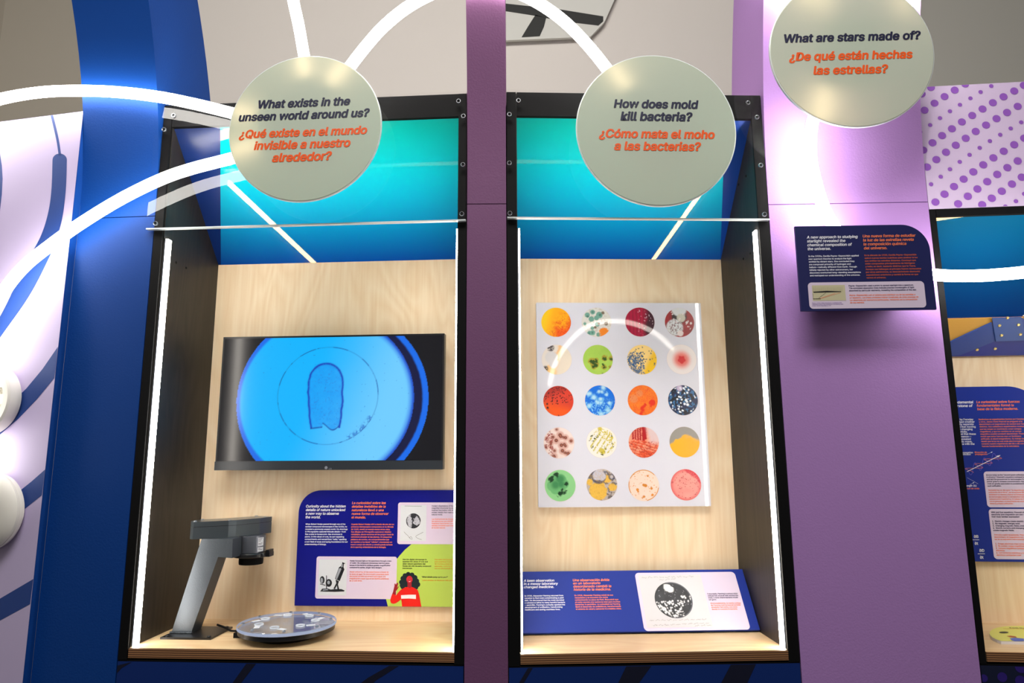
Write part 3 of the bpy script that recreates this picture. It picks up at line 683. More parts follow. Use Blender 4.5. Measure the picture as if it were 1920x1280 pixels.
mb = MB(); mb.lathe(w3('D', *cc, 1.1125), (0, 0, 1), [(0, .003), (.017, .003), (.018, 0), (.026, 0), (.0265, .004), (.0265, .017), (0, .017)], 40); mb.build('lens', BLACK, mic, smooth=True)
mb = MB(); mb.tube(spline([w3('D', .128, .150, zs+.011), w3('D', .150, .140, zs+.008), w3('D', .172, .125, zs+.005), w3('D', .195, .120, zs+.007), w3('D', .210, .118, zs+.012)], 8), .0022, 8); mb.build('cable', BLACK, mic, smooth=True)

# ================================================================== turntable with specimens
tc_ = (.304, .104)
tt = thing('turntable', w3('D', *tc_, zs), 'round clear topped specimen turntable on the shelf beside the microscope', 'turntable')
c0 = w3('D', *tc_, zs)
mb = MB(); mb.lathe(c0, (0, 0, 1), [(0, 0), (.060, 0), (.066, .002), (.078, .0105), (.078, .011), (0, .011)], 72); mb.build('base', BLACK, tt, smooth=True)
mb = MB(); mb.lathe(c0, (0, 0, 1), [(0, .0112), (.092, .0112), (.0985, .0135), (.0985, .0215), (0, .0215)], 96); mb.build('lower_disc', BLACKM, tt, smooth=True)
mb = MB(); mb.lathe(c0, (0, 0, 1), [(0, .0217), (.0982, .0217), (.0982, .0222), (0, .0222)], 96); mb.build('lit_plate', mat('brushed_plate', 'c2c8d6', .2, metal=.6), tt)
mb = MB(); mb.lathe(c0, (0, 0, 1), [(0, .0222), (.1000, .0222), (.1005, .0230), (.1005, .0290), (.0995, .0298), (0, .0298)], 96); top = mb.build('clear_top', GLASS, tt)
mb = MB(); mb.lathe(c0, (0, 0, 1), [(.1006, .0232), (.1009, .0234), (.1009, .0286), (.1006, .0288)], 96); mb.build('light_edge', GLOWB, tt, smooth=True)
for k in range(8):
    a = 2*math.pi*(k+.3)/8; mb = MB(); mb.lathe(c0+np.array([.089*math.cos(a), .089*math.sin(a), .0299]), (0, 0, 1), [(0, .0028), (.002, .0028), (.0034, .0018), (.0034, 0)], 14); mb.build('top_screw', STEEL, top, smooth=True)
for k in range(7):
    a = 2*math.pi*(k+.1)/7; rr = .058; p = c0+np.array([rr*math.cos(a), rr*math.sin(a), .0299]); mb = MB()
    mb.lathe(p, (0, 0, 1), [(.0085, 0), (.0095, .0004), (.0095, .003), (.0085, .003), (.0082, .0006)], 24); sp = mb.build('specimen_well', mat('pale_plastic', 'e6ecf4', .25), tt, smooth=True)
    t = np.array([math.cos(a+1.2), math.sin(a+1.2), 0]); n = np.array([-t[1], t[0], 0]); q = p+t*.021+np.array([0, 0, .0004])
    mb = MB(); mb.hexa([q+sx*t*.009+sy*n*.0055+np.array([0, 0, z]) for z in (0, .0004) for sx, sy in ((-1, -1), (1, -1), (1, 1), (-1, 1))]); mb.build('specimen_tag', PAPER, tt)
mb = MB(); mb.box('D', .196, .224, .085, .115, zs, zs+.010); mb.bevel(.002); mb.build('drive_housing', BLACK, tt)

# ================================================================== poster of petri dishes
po = thing('petri_dish_poster', w3('F', .282, .24, 1.232), 'glossy white poster of twenty petri dishes on the back panel', 'poster')
shp = plane('F', .235)
mb = MB(); mb.prism(shp, rrect(.0795, 1.2320, .4875, 1.7220, .0015, 3), -.0145, 0); mb.build('board', GWHITE, po)
def rng(s): return np.random.RandomState(s)
def spots(x, y, L, soft=.02):
    k = np.zeros_like(x)
    for cx, cy, r in L: k = np.maximum(k, ss(r+soft, r-soft*.5, np.hypot(x-cx, y-cy)))
    return k
def rand_spots(s, n, r0, r1, fn=None, R=.95):
    g = rng(s); out = []
    while len(out) < n:
        a, b = g.uniform(-R, R, 2)
        if a*a+b*b < R*R and (fn is None or fn(a, b)): out.append((a, b, g.uniform(r0, r1)))
    return out
def rgb(h): return np.array(lin(h))
def base(x, c): return np.tile(rgb(c), (len(x), 1))
def M(c, d, k): return mixc_v(c, rgb(d) if isinstance(d, str) else d, k)
def d01(x, y):
    n = fbm(x, y, 3, 1); c = M(base(x, 'ffb000'), 'f04a00', ss(-.15, .5, x*.6-y*.55+.55*(n-.5)*2-.1)*.9); c = M(c, 'ffd000', ss(.2, .9, -x+.3*y)); return M(c, 'd02808', (fbm(x, y, 22, 4) > .6)*ss(.0, .5, x*.5-y*.4+.25)*.6)
def d02(x, y):
    c = base(x, 'dedbd6'); c = M(c, 'b9a89a', (fbm(x, y, 9, 3) > .62)*.5)
    c = M(c, '6fa394', spots(x, y, [(-.25, .7, .16), (-.62, .5, .17), (-.35, .22, .18), (.2, .5, .22), (.0, .3, .16), (-.5, -.75, .16), (-.28, -.72, .17), (.1, -.85, .14), (-.3, -.4, .12), (-.8, -.1, .1), (.05, -.15, .15)]))
    c = M(c, '3f6f62', spots(x, y, [(-.25, .7, .06), (-.6, .4, .08), (.25, .5, .09), (-.3, -.72, .07), (-.52, -.75, .06)])*.8); c = M(c, '7a6a58', spots(x, y, [(.45, .65, .1), (.65, -.1, .13), (.15, -.1, .08), (-.1, -.35, .09)]))
    return M(c, 'f0861c', ss(.38, .3, np.hypot(x-.5, y+.7)+.12*(fbm(x, y, 8, 7)-.5)*2))
def d03(x, y):
    st = .5+.5*np.sin(x*26+2*fbm(x, y, 3, 2)); c = M(base(x, 'b8003c'), '7a0028', st*.55*(x < .35)); c = M(c, '3a0820', ss(.15, .6, x-.1*y+.25*(fbm(x, y, 4, 5)-.5))); return M(c, 'f0d8e0', spots(x, y, rand_spots(3, 30, .012, .03, lambda a, b: a > -.2), .01))
def d04(x, y):
    n = fbm(x, y, 6, 9); c = M(base(x, 'b01420'), '7a0c18', n); c = M(c, '241418', ss(.62, .45, np.hypot(x-.0, y-.45)+.3*(n-.5))); c = M(c, 'd9dce0', spots(x, y, [(-.35, -.35, .55), (.0, .95, .5)], .08)); c = M(c, 'c9c6b8', spots(x, y, [(.12, .32, .28)], .06))
    c = M(c, '70454a', spots(x, y, [(-.35, -.35, .5)], .2)*(fbm(x, y, 14, 4) > .55)*.8); c = M(c, 'e6dada', spots(x, y, [(.02, -.75, .2), (.5, .0, .08), (.78, -.05, .07)]+rand_spots(5, 24, .02, .05), .02)); return c
def d05(x, y):
    n = fbm(x, y, 5, 3); c = base(x, 'e6ddd6'); c = M(c, 'f0b866', ss(.42, .3, np.abs(x-.55*y-.0)+.3*(n-.5))*.8); c = M(c, 'f4c680', ss(-.3, -.6, y+.3*n)*ss(.4, -.2, x)); c = M(c, 'd8d4d6', spots(x, y, [(-.35, .15, .4), (-.2, -.25, .3)], .1)); c = M(c, 'e9dccb', ss(.05, .3, x-.2*y)); c = M(c, '4c4448', spots(x, y, [(-.4, .8, .22), (-.75, -.6, .15)], .08)*(fbm(x, y, 16, 6) > .35)); return c
def d06(x, y):
    c = M(base(x, 'b4d45c'), '9cc850', fbm(x, y, 2, 3)); L = [(-.3, -.15, .2), (-.15, -.35, .16), (-.3, -.45, .16), (-.45, -.1, .16), (.45, .1, .16), (.9, .08, .14), (.4, -.5, .13), (.85, -.5, .1), (-.12, -.05, .13)]
    n = fbm(x, y, 12, 5)-.5; c = M(c, 'b08a20', spots(x+.15*n, y+.15*n, [(a, b, r*1.15) for a, b, r in L], .06)*.8); return M(c, '2c5418', spots(x+.2*n, y-.2*n, [(a, b-.03, r*.7) for a, b, r in L]+[(.3, -.95, .04), (.35, -.35, .06)], .05))
def d07(x, y):
    c = M(base(x, 'fbd98a'), 'f2c21a', ss(.25, .7, x-.5*y)); den = lambda a, b: rng(int(abs(a*9e3+b*7e3))).rand() < (1.15 if a < -.1+.25*abs(b+.3) else .35) and b < .55; c = M(c, '2f5f92', spots(x, y, rand_spots(7, 170, .02, .045, lambda a, b: a < .15-.3*max(b, 0) and b < .5), .02)); c = M(c, '2f5f92', ss(.1, -.3, x)*ss(.35, .1, y)*(fbm(x, y, 14, 8) > .47)*.85)
    return M(c, '24486e', spots(x, y, rand_spots(8, 44, .03, .045), .015))
def d08(x, y):
    r = np.hypot(x, y+.02); a = np.arctan2(y, x); c = base(x, 'efe6e6'); c = M(c, 'e8766c', ss(.78, .3, r+.05*np.sin(a*40)*r)); return M(c, 'd8141c', ss(.3, .2, r+.03*np.sin(a*5)+.06*(fbm(x, y, 5, 2)-.5)))
def d09(x, y):
    c = M(base(x, 'd8402c'), 'f05a14', ss(.1, -.7, y+.3*x)); c = M(c, 'a82a22', ss(.3, .8, y-.4*x+.4*(fbm(x, y, 3, 4)-.5))*.8); return M(c, '351418', spots(x, y, rand_spots(11, 90, .015, .04, lambda a, b: b > -.25+abs(a+.2)*.1)+[(-.75, -.2, .07), (-.72, -.45, .07), (-.4, .2, .05), (0, -.97, .05)], .015))
def d10(x, y):
    n = fbm(x, y, 5, 4); L = rand_spots(12, 15, .1, .22); k = spots(x+.3*(fbm(x, y, 8, 1)-.5), y+.3*(fbm(x, y, 8, 2)-.5), L, .06); c = M(base(x, '0a6fe0'), '6fb8ee', k*.9); c = M(c, 'bcdff0', spots(x, y, [(a, b, r*.5) for a, b, r in L], .08)*.9); return M(c, '8fd4f4', (fbm(x, y, 17, 6) > .60)*ss(.3, -.4, y)*.9)
def d11(x, y):
    n = fbm(x, y, 4, 2); c = M(base(x, 'f58a28'), 'f2691c', n); c = M(c, 'f0602a', (np.abs(fbm(x, y, 3, 8)-.5) < .03)*.8); c = M(c, 'e8905c', spots(x, y, [(-.6, .1, .25), (-.2, .45, .2)], .1)*.8); c = M(c, 'e8301c', spots(x+.3*(n-.5), y+.3*(n-.5), [(.6, -.2, .2), (0, -.55, .16), (-.1, -.8, .1), (-.2, -.95, .1), (.1, -.35, .1)], .04)); return M(c, 'e0501e', (fbm(x, y, 26, 9) > .64)*.6)
def d12(x, y):
    n = fbm(x, y, 5, 3); c = M(base(x, '12204a'), '0a0c1a', ss(.4, .6, n)); c = M(c, '3a78b0', (fbm(x, y, 9, 5) > .58)*.8); c = M(c, 'c8b4d0', spots(x, y, [(-.2, .8, .18)], .06)); return M(c, 'eef4fc', spots(x, y, rand_spots(15, 36, .03, .075)+[(.2, .0, .08), (.1, -.25, .08), (.3, -.3, .09)], .015))
def d13(x, y):
    L = rand_spots(16, 24, .08, .17); c = M(base(x, 'ecdcd8'), 'c8826e', spots(x, y, [(a, b, r*1.5) for a, b, r in L], .1)*.65); c = M(c, '6a2a22', spots(x, y, [(a, b, r*.72) for a, b, r in L], .03)); c = M(c, 'a8644c', spots(x, y, [(a, b, r*.36) for a, b, r in L], .02)); return M(c, '9c3a34', spots(x, y, rand_spots(17, 60, .02, .04, lambda a, b: a < -.4), .015))
def d14(x, y):
    c = base(x, 'ece9e2'); t = x*.7+y*.55; k = (np.abs(np.sin((x-.7*y)*9)) > .86)*(fbm(x, y, 20, 5) > .42)*(np.hypot(x, y) < .8); c = M(c, 'c8b82a', k*.9); c = M(c, 'd4c020', (fbm(x, y, 16, 8) > .6)*ss(.05, .4, x*.8+y*.6)*(np.hypot(x, y) < .88)); c = M(c, 'cdb820', spots(x, y, [(.0, -.55, .16), (-.1, .9, .12), (.12, -.65, .1)], .05)*.9); return M(c, '4f5220', spots(x, y, rand_spots(19, 26, .02, .045, lambda a, b: abs(a-.7*b) > .35 and a*a+b*b < .7)+[(.05, -.8, .06), (-.45, .25, .06)], .012))
def d15(x, y):
    st = np.sin((x*.3+y)*34)*.5+.5; c = M(base(x, 'efa284'), 'e0532c', ss(.4, .9, fbm(x, y, 5, 3)+.35*st*(y < .1)-.2*y)); k = ((np.abs(x+.35) < .42) | (np.hypot(x-.05, y-.6) < .42))*(y > .1-.15*x)*(x < .2); c = M(c, 'b0141c', k); c = M(c, 'e8927a', k*(np.sin(x*38) > .35)*(x < -.05)*(fbm(x, y, 16, 2) > .35)); c = M(c, 'dccfd4', ss(.2, .6, x+.2*y)*ss(-.3, .2, y)*.8); return M(c, 'a01c1c', (fbm(x, y, 24, 7) > .62)*(y < .05)*.8)
def d16(x, y):
    n = fbm(x, y, 3, 6); e = y-.12*x+.5*(n-.5)-.30*np.cos(x*2.2)+.05; c = M(base(x, 'f7b51a'), '9a958f', ss(.0, .14, e-.1)); c = M(c, 'efb050', ss(-.1, .05, e)*ss(.3, .05, e)*(fbm(x, y, 18, 3) > .48)*ss(-.2, .3, x)); return M(c, 'e6a010', (np.sin(np.hypot(x, y+.2)*60) > .8)*.3*(e < -.1))
def d17(x, y):
    c = base(x, '8fd08e'); L = [(-.3, .3, .4), (-.5, .0, .35), (0, .3, .42), (-.3, -.2, .35), (.1, .05, .35), (.25, .1, .3)]; c = M(c, '5fae6c', spots(x, y, L, .04)*.75); n = fbm(x, y, 10, 2)-.5; c = M(c, '2a7a48', spots(x, y, [(0, .4, .24), (-.3, .05, .22), (.05, .1, .2)], .2)*.8); return M(c, '0e3a1e', spots(x+.25*n, y+.25*n, [(-.25, .7, .14), (-.2, .62, .1), (-.6, .4, .16), (-.55, .5, .1), (-.05, -.55, .13), (.1, -.45, .1), (.3, -.42, .09), (.15, -.25, .06), (.4, .1, .1)], .06))
def d18(x, y):
    n = fbm(x, y, 5, 5); c = base(x, 'b6b0b4'); c = M(c, '4a4858', (np.abs(fbm(x, y, 3, 2)-.5) < .07)*.9); c = M(c, 'e6b84e', spots(x+.2*(n-.5), y+.2*(n-.5), [(-.25, -.4, .58), (-.8, .15, .2), (.7, -.15, .25), (.35, .35, .25)], .05)); c = M(c, '45475c', spots(x, y, [(-.2, .55, .48), (.65, .5, .2)], .06)*.9); c = M(c, 'c6c4d2', spots(x+.15*(n-.5), y, [(-.3, .6, .3), (-.0, .55, .28), (-.15, .8, .25), (.65, .5, .1)], .05)); return M(c, 'caa040', (fbm(x, y, 22, 8) > .6)*.5)
def d19(x, y):
    c = M(base(x, 'f2dccd'), 'eec9b6', fbm(x, y, 2, 3)*.5); c = M(c, 'd88a2a', ss(.93, .97, np.hypot(x, y))*(fbm(x, y, 3, 4) > .42)); return M(c, 'd9862a', spots(x, y, [(.0, .02, .09), (.12, -.02, .1), (-.42, -.28, .09), (-.38, -.4, .06), (.5, -.2, .08), (-.02, -.72, .08), (-.12, -.8, .05), (.55, -.62, .08), (.28, .6, .06)]+rand_spots(22, 45, .012, .03), .015))
def d20(x, y):
    c = M(base(x, 'ee8d86'), 'f5a398', fbm(x, y, 3, 2)); c = M(c, 'e05a60', ss(.75, 1, np.hypot(x, y))*.8); e = ss(.62, .72, x*.6+y*.75+.15*(fbm(x, y, 4, 5)-.5)); c = M(c, 'd8283c', e*(.55+.45*(np.sin((x-y)*40) > 0))); return M(c, 'b8283c', spots(x, y, rand_spots(24, 75, .012, .03), .012))
DISH = [(1042.7, 604), (1118.5, 604), (1199.7, 603.5), (1274, 604.5), (1043.7, 674), (1121, 674), (1203.6, 674), (1278, 673.5), (1047, 751.5), (1125, 750.5), (1205, 750), (1280.5, 750), (1048, 830), (1128, 829), (1207, 829), (1283.4, 828.5), (1050.3, 910), (1128.5, 908.5), (1207, 909.5), (1286, 908.5)]
DC = [shp.px(x, y) for x, y in DISH]
GX = [np.mean([DC[4*r+c][0] for r in range(5)]) for c in range(4)]
RIM = mat('dish_rim_print', 'dcd6de', .35, coat=1.0)
for k, (u, v) in enumerate(DC):
    fn = globals()['d%02d' % (k+1)]; R = .0362
    ds = raster('petri_dish', shp, u-R, u+R, v-R, v+R, 88, 34, fn, .0005, PRINT, po, disc=True)
    ds['label'] = ['orange and yellow culture', 'grey culture with teal colonies', 'crimson streaked culture', 'red culture with white mould', 'cream and ochre culture', 'lime culture with dark colonies', 'yellow culture with blue dots', 'pale dish with red bloom', 'red culture with black dots', 'blue culture with pale patches', 'orange culture', 'navy culture with white dots', 'pink culture with brown rings', 'white dish with yellow streaks', 'red streaked culture', 'yellow and grey culture', 'green culture', 'grey and mustard culture', 'pale peach culture', 'pink culture'][k]
    mb = MB(); A = np.linspace(0, 2*math.pi, 64, endpoint=False); a, b = circ(u, v, R, 64), circ(u, v, R+.0011, 64)
    V = [shp.pt(*p, .0004) for p in a]+[shp.pt(*p, .0004) for p in b]; mb.geo(V, [(i, (i+1) % 64, 64+(i+1) % 64, 64+i) for i in range(64)]); mb.build('dish_rim', RIM, ds)

# ================================================================== helpers for text panels
def rectpx(sh, TL, TR, BR, BL):
    a, b, c, d = (sh.px(*q) for q in (TL, TR, BR, BL)); return (a[0]+d[0])/2, (c[1]+d[1])/2, (b[0]+c[0])/2, (a[1]+b[1])/2
def card(name, sh, th, R, m, r=.006, h=.0004):
    mb = MB(); mb.flat(sh, rrect(*R, r) if r else [(R[0], R[1]), (R[2], R[1]), (R[2], R[3]), (R[0], R[3])], h); return mb.build(name, m, th)
def poly(name, sh, th, pts, m, h, w=None):
    P = pxs(sh, pts)
    if w: P = ribbon(spline(P, 6), w)
    mb = MB(); mb.flat(sh, P, h); return mb.build(name, m, th)
def zt(ox, oy, k, pts): return [(ox+a/k, oy+b/k) for a, b in pts]

# ================================================================== microscope text panel in the left case
ip = thing('text_panel', w3('D', .47, .24, 1.012), 'indigo text panel on observing hidden details of nature, behind the turntable', 'text panel', 'indigo text panels')
sh = plane('D', .240)
u0, v0 = sh.px(552, 1135); u1 = .6765; v1 = sh.px(640, 919)[1]
mb = MB(); mb.prism(sh, rrect(u0, v0, u1, v1, 0, 14, rs=(0, .052, 0, 0)), -.0085, 0); mb.build('board', INDIGO, ip)
G = zt(540, 900, 4.923, [(1140, 590), (1080, 640), (1030, 695), (1000, 735), (950, 850), (920, 950), (905, 1050), (905, 1098), (922, 1172)])
gp = [p for p in pxs(sh, G)]; gp[-1] = (gp[-1][0], v0+.0003)
mb = MB(); mb.flat(sh, gp+[(u1-.0005, v0+.0003), (u1-.0005, gp[0][1])], .0003); mb.build('lime_shape', GREEN, ip)
R1 = rectpx(sh, *zt(540, 900, 4.923, [(1018, 205), (1540, 205), (1540, 592), (1008, 588)])); card('picture_card', sh, ip, (R1[0], R1[1], u1-.001, R1[3]), CARD, .0055, .0005)
R2 = rectpx(sh, *zt(540, 900, 4.923, [(266, 702), (1003, 706), (1003, 1098), (250, 1090)])); card('picture_card', sh, ip, R2, CARD, .0055, .0005)
# the round engraving, a plain stand-in
P1 = rectpx(sh, *zt(740, 930, 12.8, [(148, 212), (762, 214), (758, 1075), (130, 1070)])); pc = card('engraving', sh, ip, P1, PAPER, 0, .0008)
def cork(x, y):
    n = fbm(x, y, 6, 3); c = M(base(x, '16181f'), 'c9cad4', ss(.04, -.04, np.abs(x+.52+.1*y)-.34+.35*np.abs(y)*.5+.25*(n-.5))); c = M(c, 'c9cad4', ss(.04, -.04, np.hypot((x-.42)/.62, (y+.02)/.78)-.72+.9*(n-.5))); return M(c, '5c5e68', (fbm(x, y, 14, 9) > .58)*.6)
u, v = sh.px(740+452/12.8, 930+590/12.8); R = .0172
raster('round_engraving', sh, u-R, u+R, v-R, v+R, 80, 30, cork, .0011, PRINTM, pc, disc=True)
mb = MB()
for q in ([(225, 850), (270, 900), (320, 945), (370, 1010), (430, 1030)], [(350, 1000), (390, 970), (430, 1005)], [(690, 860), (600, 905), (510, 960), (560, 1010), (650, 1040)], [(240, 232), (470, 236), (650, 236)]):
    mb.flat(sh, ribbon(spline(pxs(sh, zt(740, 930, 12.8, q)), 5), .0005), .0011)
mb.build('pen_sketch', INKK, pc)
P2 = rectpx(sh, *zt(580, 1030, 11.64, [(218, 215), (828, 220), (805, 1000), (190, 990)])); pc = card('engraving', sh, ip, P2, PAPER, 0, .0008)
Q = lambda pts: pxs(sh, zt(580, 1030, 11.64, pts))
mb = MB()
mb.flat(sh, Q([(645, 398), (655, 380), (695, 358), (725, 290), (718, 268), (790, 300), (758, 312), (748, 375), (768, 432), (665, 688), (562, 632)]), .0011)
mb.flat(sh, Q([(575, 650), (650, 690), (628, 760), (660, 880), (620, 890), (605, 780), (560, 860), (530, 850), (590, 730)]), .0011)
mb.flat(sh, Q([(240, 910), (285, 850), (400, 845), (470, 870), (560, 860), (700, 860), (775, 890), (760, 912), (560, 920), (300, 912)]), .0011)
mb.flat(sh, Q([(370, 560), (385, 565), (388, 860), (368, 860)]), .0011); mb.flat(sh, Q(circ(428, 725, 68, 28, 85)), .0012)
mb.flat(sh, Q(circ(285, 660, 52, 24, 82)), .0011); mb.flat(sh, Q([(240, 740), (360, 770), (350, 785), (235, 755)]), .0011)
mb.build('microscope_drawing', INKK, pc)
mb = MB(); mb.flat(sh, Q([(650, 410), (690, 400), (705, 420), (610, 645), (575, 628)]), .0015); mb.flat(sh, Q(circ(275, 670, 28, 20, 58)), .0015); mb.flat(sh, Q([(700, 365), (725, 310), (738, 312), (728, 380), (700, 385)]), .0015); mb.flat(sh, Q([(300, 870), (400, 860), (420, 880), (300, 892)]), .0015); mb.flat(sh, Q(circ(425, 715, 30, 20, 40)), .0015)
mb.build('drawing_highlight', mat('grey_engraving_ink', 'a4a9b2', .5), pc)
K = dict(bold=.026, shear=.17, res=4)
B = dict(bold=.026, res=2)
k5 = lambda x, y: (560+x/10.105, 930+y/10.105)
para('heading', sh, ip, ['Curiosity about the hidden', 'details of nature unlocked', 'a new way to observe', 'the world.'], k5(142, 212), k5(136, 418), k5(890, 0)[0], INK, **K)
para('spanish_heading', sh, ip, ['La curiosidad sobre los', 'detalles invisibles de la', 'naturaleza llevó a una', 'nueva forma de observar', 'el mundo.'], k5(1012, 148), k5(1002, 420), k5(1650, 0)[0], INKO, **K)
para('paragraph', sh, ip, ['When Robert Hooke peered through one of the', 'earliest compound microscopes in the 1660s, he', 'revealed a previously unseen world. His drawings', 'in Micrographia captured intricate details—from', 'flea scales to honeycomb-like structures in', 'plants. In thin slices of cork, he saw repeating', 'compartments and named them "cells," sparking', 'a new field of study and laying foundations for our', 'understanding of biology.'], k5(132, 540), k5(112, 922), k5(930, 0)[0], INK, ref=2, **B)
para('spanish_paragraph', sh, ip, ['Cuando Robert Hooke miró a través de uno de los', 'primeros microscopios compuestos en la década', 'de 1660, reveló un mundo nunca antes visto.', 'Sus dibujos en Micrografía capturaron detalles', 'complejos, desde escamas en las pulgas hasta la', 'estructura alveolar en las plantas. En pequeños', 'pedazos de corcho, vio compartimentos que', 'se repetían y los llamó "células", impulsando un', 'nuevo campo de estudio y construyendo la base', 'de lo que hoy entendemos de la biología.'], k5(1000, 543), k5(985, 975), k5(1808, 0)[0], INKO, **B)
k6 = lambda x, y: (740+x/12.8, 930+y/12.8)
para('caption', sh, ip, ["Hooke's illustrations of the", 'magnified structures he studied', 'inspired fascination with the', 'unseen details that make up the', 'natural world.'], k6(893, 247), k6(893, 454), k6(1405, 0)[0], INKN, h=.0009, **B)
para('spanish_caption', sh, ip, ['Las ilustraciones de Hooke de', 'las estructuras que estudió', 'inspiraron fascinación con los', 'detalles invisibles que componen', 'el mundo natural.'], k6(893, 562), k6(893, 770), k6(1405, 0)[0], INKO, ref=1, h=.0009, **B)
k7 = lambda x, y: (580+x/11.64, 1030+y/11.64)
para('caption', sh, ip, ['Hooke focused light on his specimens through a lens', 'of water. His compound microscope had two glass', 'lenses in the barrel to achieve greater magnification', 'compared to earlier, single-lens designs.'], k7(888, 256), k7(886, 402), k7(1790, 0)[0], INKN, h=.0009, **B)
para('spanish_caption', sh, ip, ['Hooke enfocó luz en sus especímenes a través de', 'un lente de agua. Su microscopio compuesto tenía', 'dos lentes de vidrio en el barril para lograr una', 'magnificación mayor que en los diseños anteriores', 'de un solo lente.'], k7(885, 498), k7(878, 690), k7(1730, 0)[0], INKO, h=.0009, **B)
k8 = lambda x, y: (720+x/10.667, 1030+y/10.667)
para('caption', sh, ip, ['Use this digital microscope to', 'examine thin slices of cork and', 'other natural specimens like', 'Hooke did with his early compound', 'microscope.'], k8(376, 208), k8(374, 384), k8(852, 0)[0], INKK, h=.0006, **B)
para('spanish_caption', sh, ip, ['Usa este microscopio digital', 'para examinar trozos delgados', 'de corcho y otros especímenes', 'naturales, como lo hizo Hooke', 'con su microscopio compuesto.'], k8(1015, 210), k8(1015, 388), k8(1490, 0)[0], INKC, h=.0006, **B)
para('question', sh, ip, ['"What details jump out to you?"'], k8(755, 560), k8(755, 560), k8(1278, 0)[0], INKK, h=.0006, bold=.026, shear=.17, res=2)
para('spanish_question', sh, ip, ['"¿Qué detalles se destacan más para ti?"'], k8(758, 624), k8(758, 624), k8(1440, 0)[0], INKC, h=.0006, bold=.026, shear=.17, res=2)
# the drawn waving woman
fig = lambda nm, pts, m, h: poly(nm, sh, ip, zt(720, 1030, 10.667, pts), m, h)
mb = MB(); mb.flat(sh, Q2 := pxs(sh, zt(720, 1030, 10.667, circ(515, 625, 160, 40, 150))), .0005)
for i, (a, b, r) in enumerate([(485, 492, 46), (420, 520, 48), (560, 508, 50), (618, 560, 52), (655, 625, 48), (672, 695, 54), (640, 752, 46), (380, 575, 50), (350, 650, 48), (365, 715, 50), (375, 745, 44)]):
    mb.flat(sh, pxs(sh, zt(720, 1030, 10.667, circ(a, b, r, 20))), .0005+i*1e-5)
hair = mb.build('drawn_figure', HAIR, ip); hair['label'] = 'drawn woman with curly hair waving'
def figp(nm, pts, m, h):
    mb = MB(); mb.flat(sh, pxs(sh, zt(720, 1030, 10.667, pts)), h); return mb.build(nm, m, hair)
figp('drawn_neck', [(470, 640), (550, 640), (556, 748), (515, 775), (470, 750)], SKIN, .0008)
figp('drawn_forearm', [(160, 900), (242, 912), (240, 830), (270, 790), (300, 740), (288, 732), (262, 765), (285, 680), (275, 655), (255, 670), (240, 700), (225, 675), (212, 680), (212, 720), (200, 770), (180, 850)], SKIN, .0008)
figp('drawn_face', circ(511, 595, 62, 30, 72), mat('face_red_print', 'c81a2c', .45), .0009)
jp = [(345, 795), (430, 752), (478, 744), (515, 766), (558, 744), (620, 770), (678, 812), (702, 885), (725, 1000), (748, 1150), (362, 1150), (355, 1050), (345, 988), (300, 1030), (240, 1070), (185, 1082), (140, 1062), (127, 1012), (145, 940), (165, 885), (242, 900), (235, 922), (300, 838)]
mb = MB(); mb.flat(sh, [(a, max(b, v0+.0005)) for a, b in pxs(sh, zt(720, 1030, 10.667, jp))], .0010); mb.build('drawn_jumper', RED, hair)
figp('drawn_stripe', [(342, 910), (500, 900), (642, 900), (642, 985), (500, 975), (345, 980)], WHITE, .0012)
figp('drawn_smile', [(490, 628), (512, 632), (536, 622), (528, 638), (508, 645)], WHITE, .0012)
mb = MB()
for a in (483, 545): mb.flat(sh, ribbon(pxs(sh, zt(720, 1030, 10.667, circ(a, 588, 24, 16)+[(a+24, 588)])), .0005), .0012)
mb.build('drawn_glasses', mat('pink_print', 'e05868', .45), hair)

# ================================================================== sloped text panel in the poster case
lp = thing('text_panel', w3('F', .29, .18, .9725), 'low sloped indigo text panel on a messy laboratory, under the poster', 'text panel', 'indigo text panels')
bl = w3('F', .0255, .1365, .9785); sl = Sheet(bl, np.append(FR['F'][1], 0), w3('F', .0255, .2225, 1.0905)-bl)
ln = np.linalg.norm(w3('F', .0255, .2225, 1.0905)-bl); wd = .5485-.0255
mb = MB(); mb.prism(sl, [(0, 0), (wd, 0), (wd, ln), (0, ln)], -.006, 0); mb.build('board', INDIGO3, lp)
mb = MB(); mb.hexa([w3('F', s, d, z) for z0 in (0, 1) for s, d, z in (((.030, .150, .9727), (.544, .150, .9727), (.544, .240, .9727), (.030, .240, .9727)) if not z0 else ((.030, .150, .984), (.544, .150, .984), (.544, .232, 1.088), (.030, .232, 1.088)))])
mb.build('wedge_support', BLACK, lp)
z8 = lambda x, y: (940+x/3.3103, 1040+y/3.3103)
RC = rectpx(sl, z8(825, 112), z8(1437, 105), z8(1558, 465), z8(890, 472)); card('picture_card', sl, lp, RC, CARD, .009, .0004)
RP = rectpx(sl, z8(850, 128), z8(1228, 122), z8(1322, 445), z8(905, 455)); pc = card('photograph', sl, lp, RP, mat('pale_note_paper', 'dcd9de', .5), 0, .0007)
cu = (RP[0]+RP[2])/2; u, v = sl.px(*z8(1069, 280)); ux = sl.px(*z8(1187, 285))[0]; R = (ux-sl.px(*z8(952, 275))[0])/2
WS = rand_spots(31, 95, .02, .05, lambda a, b: b < -.05 and a < .5)+rand_spots(32, 12, .03, .05, lambda a, b: a > .45 and abs(b-.1) < .25)
WT = rand_spots(33, 60, .008, .014, lambda a, b: b > -.3)
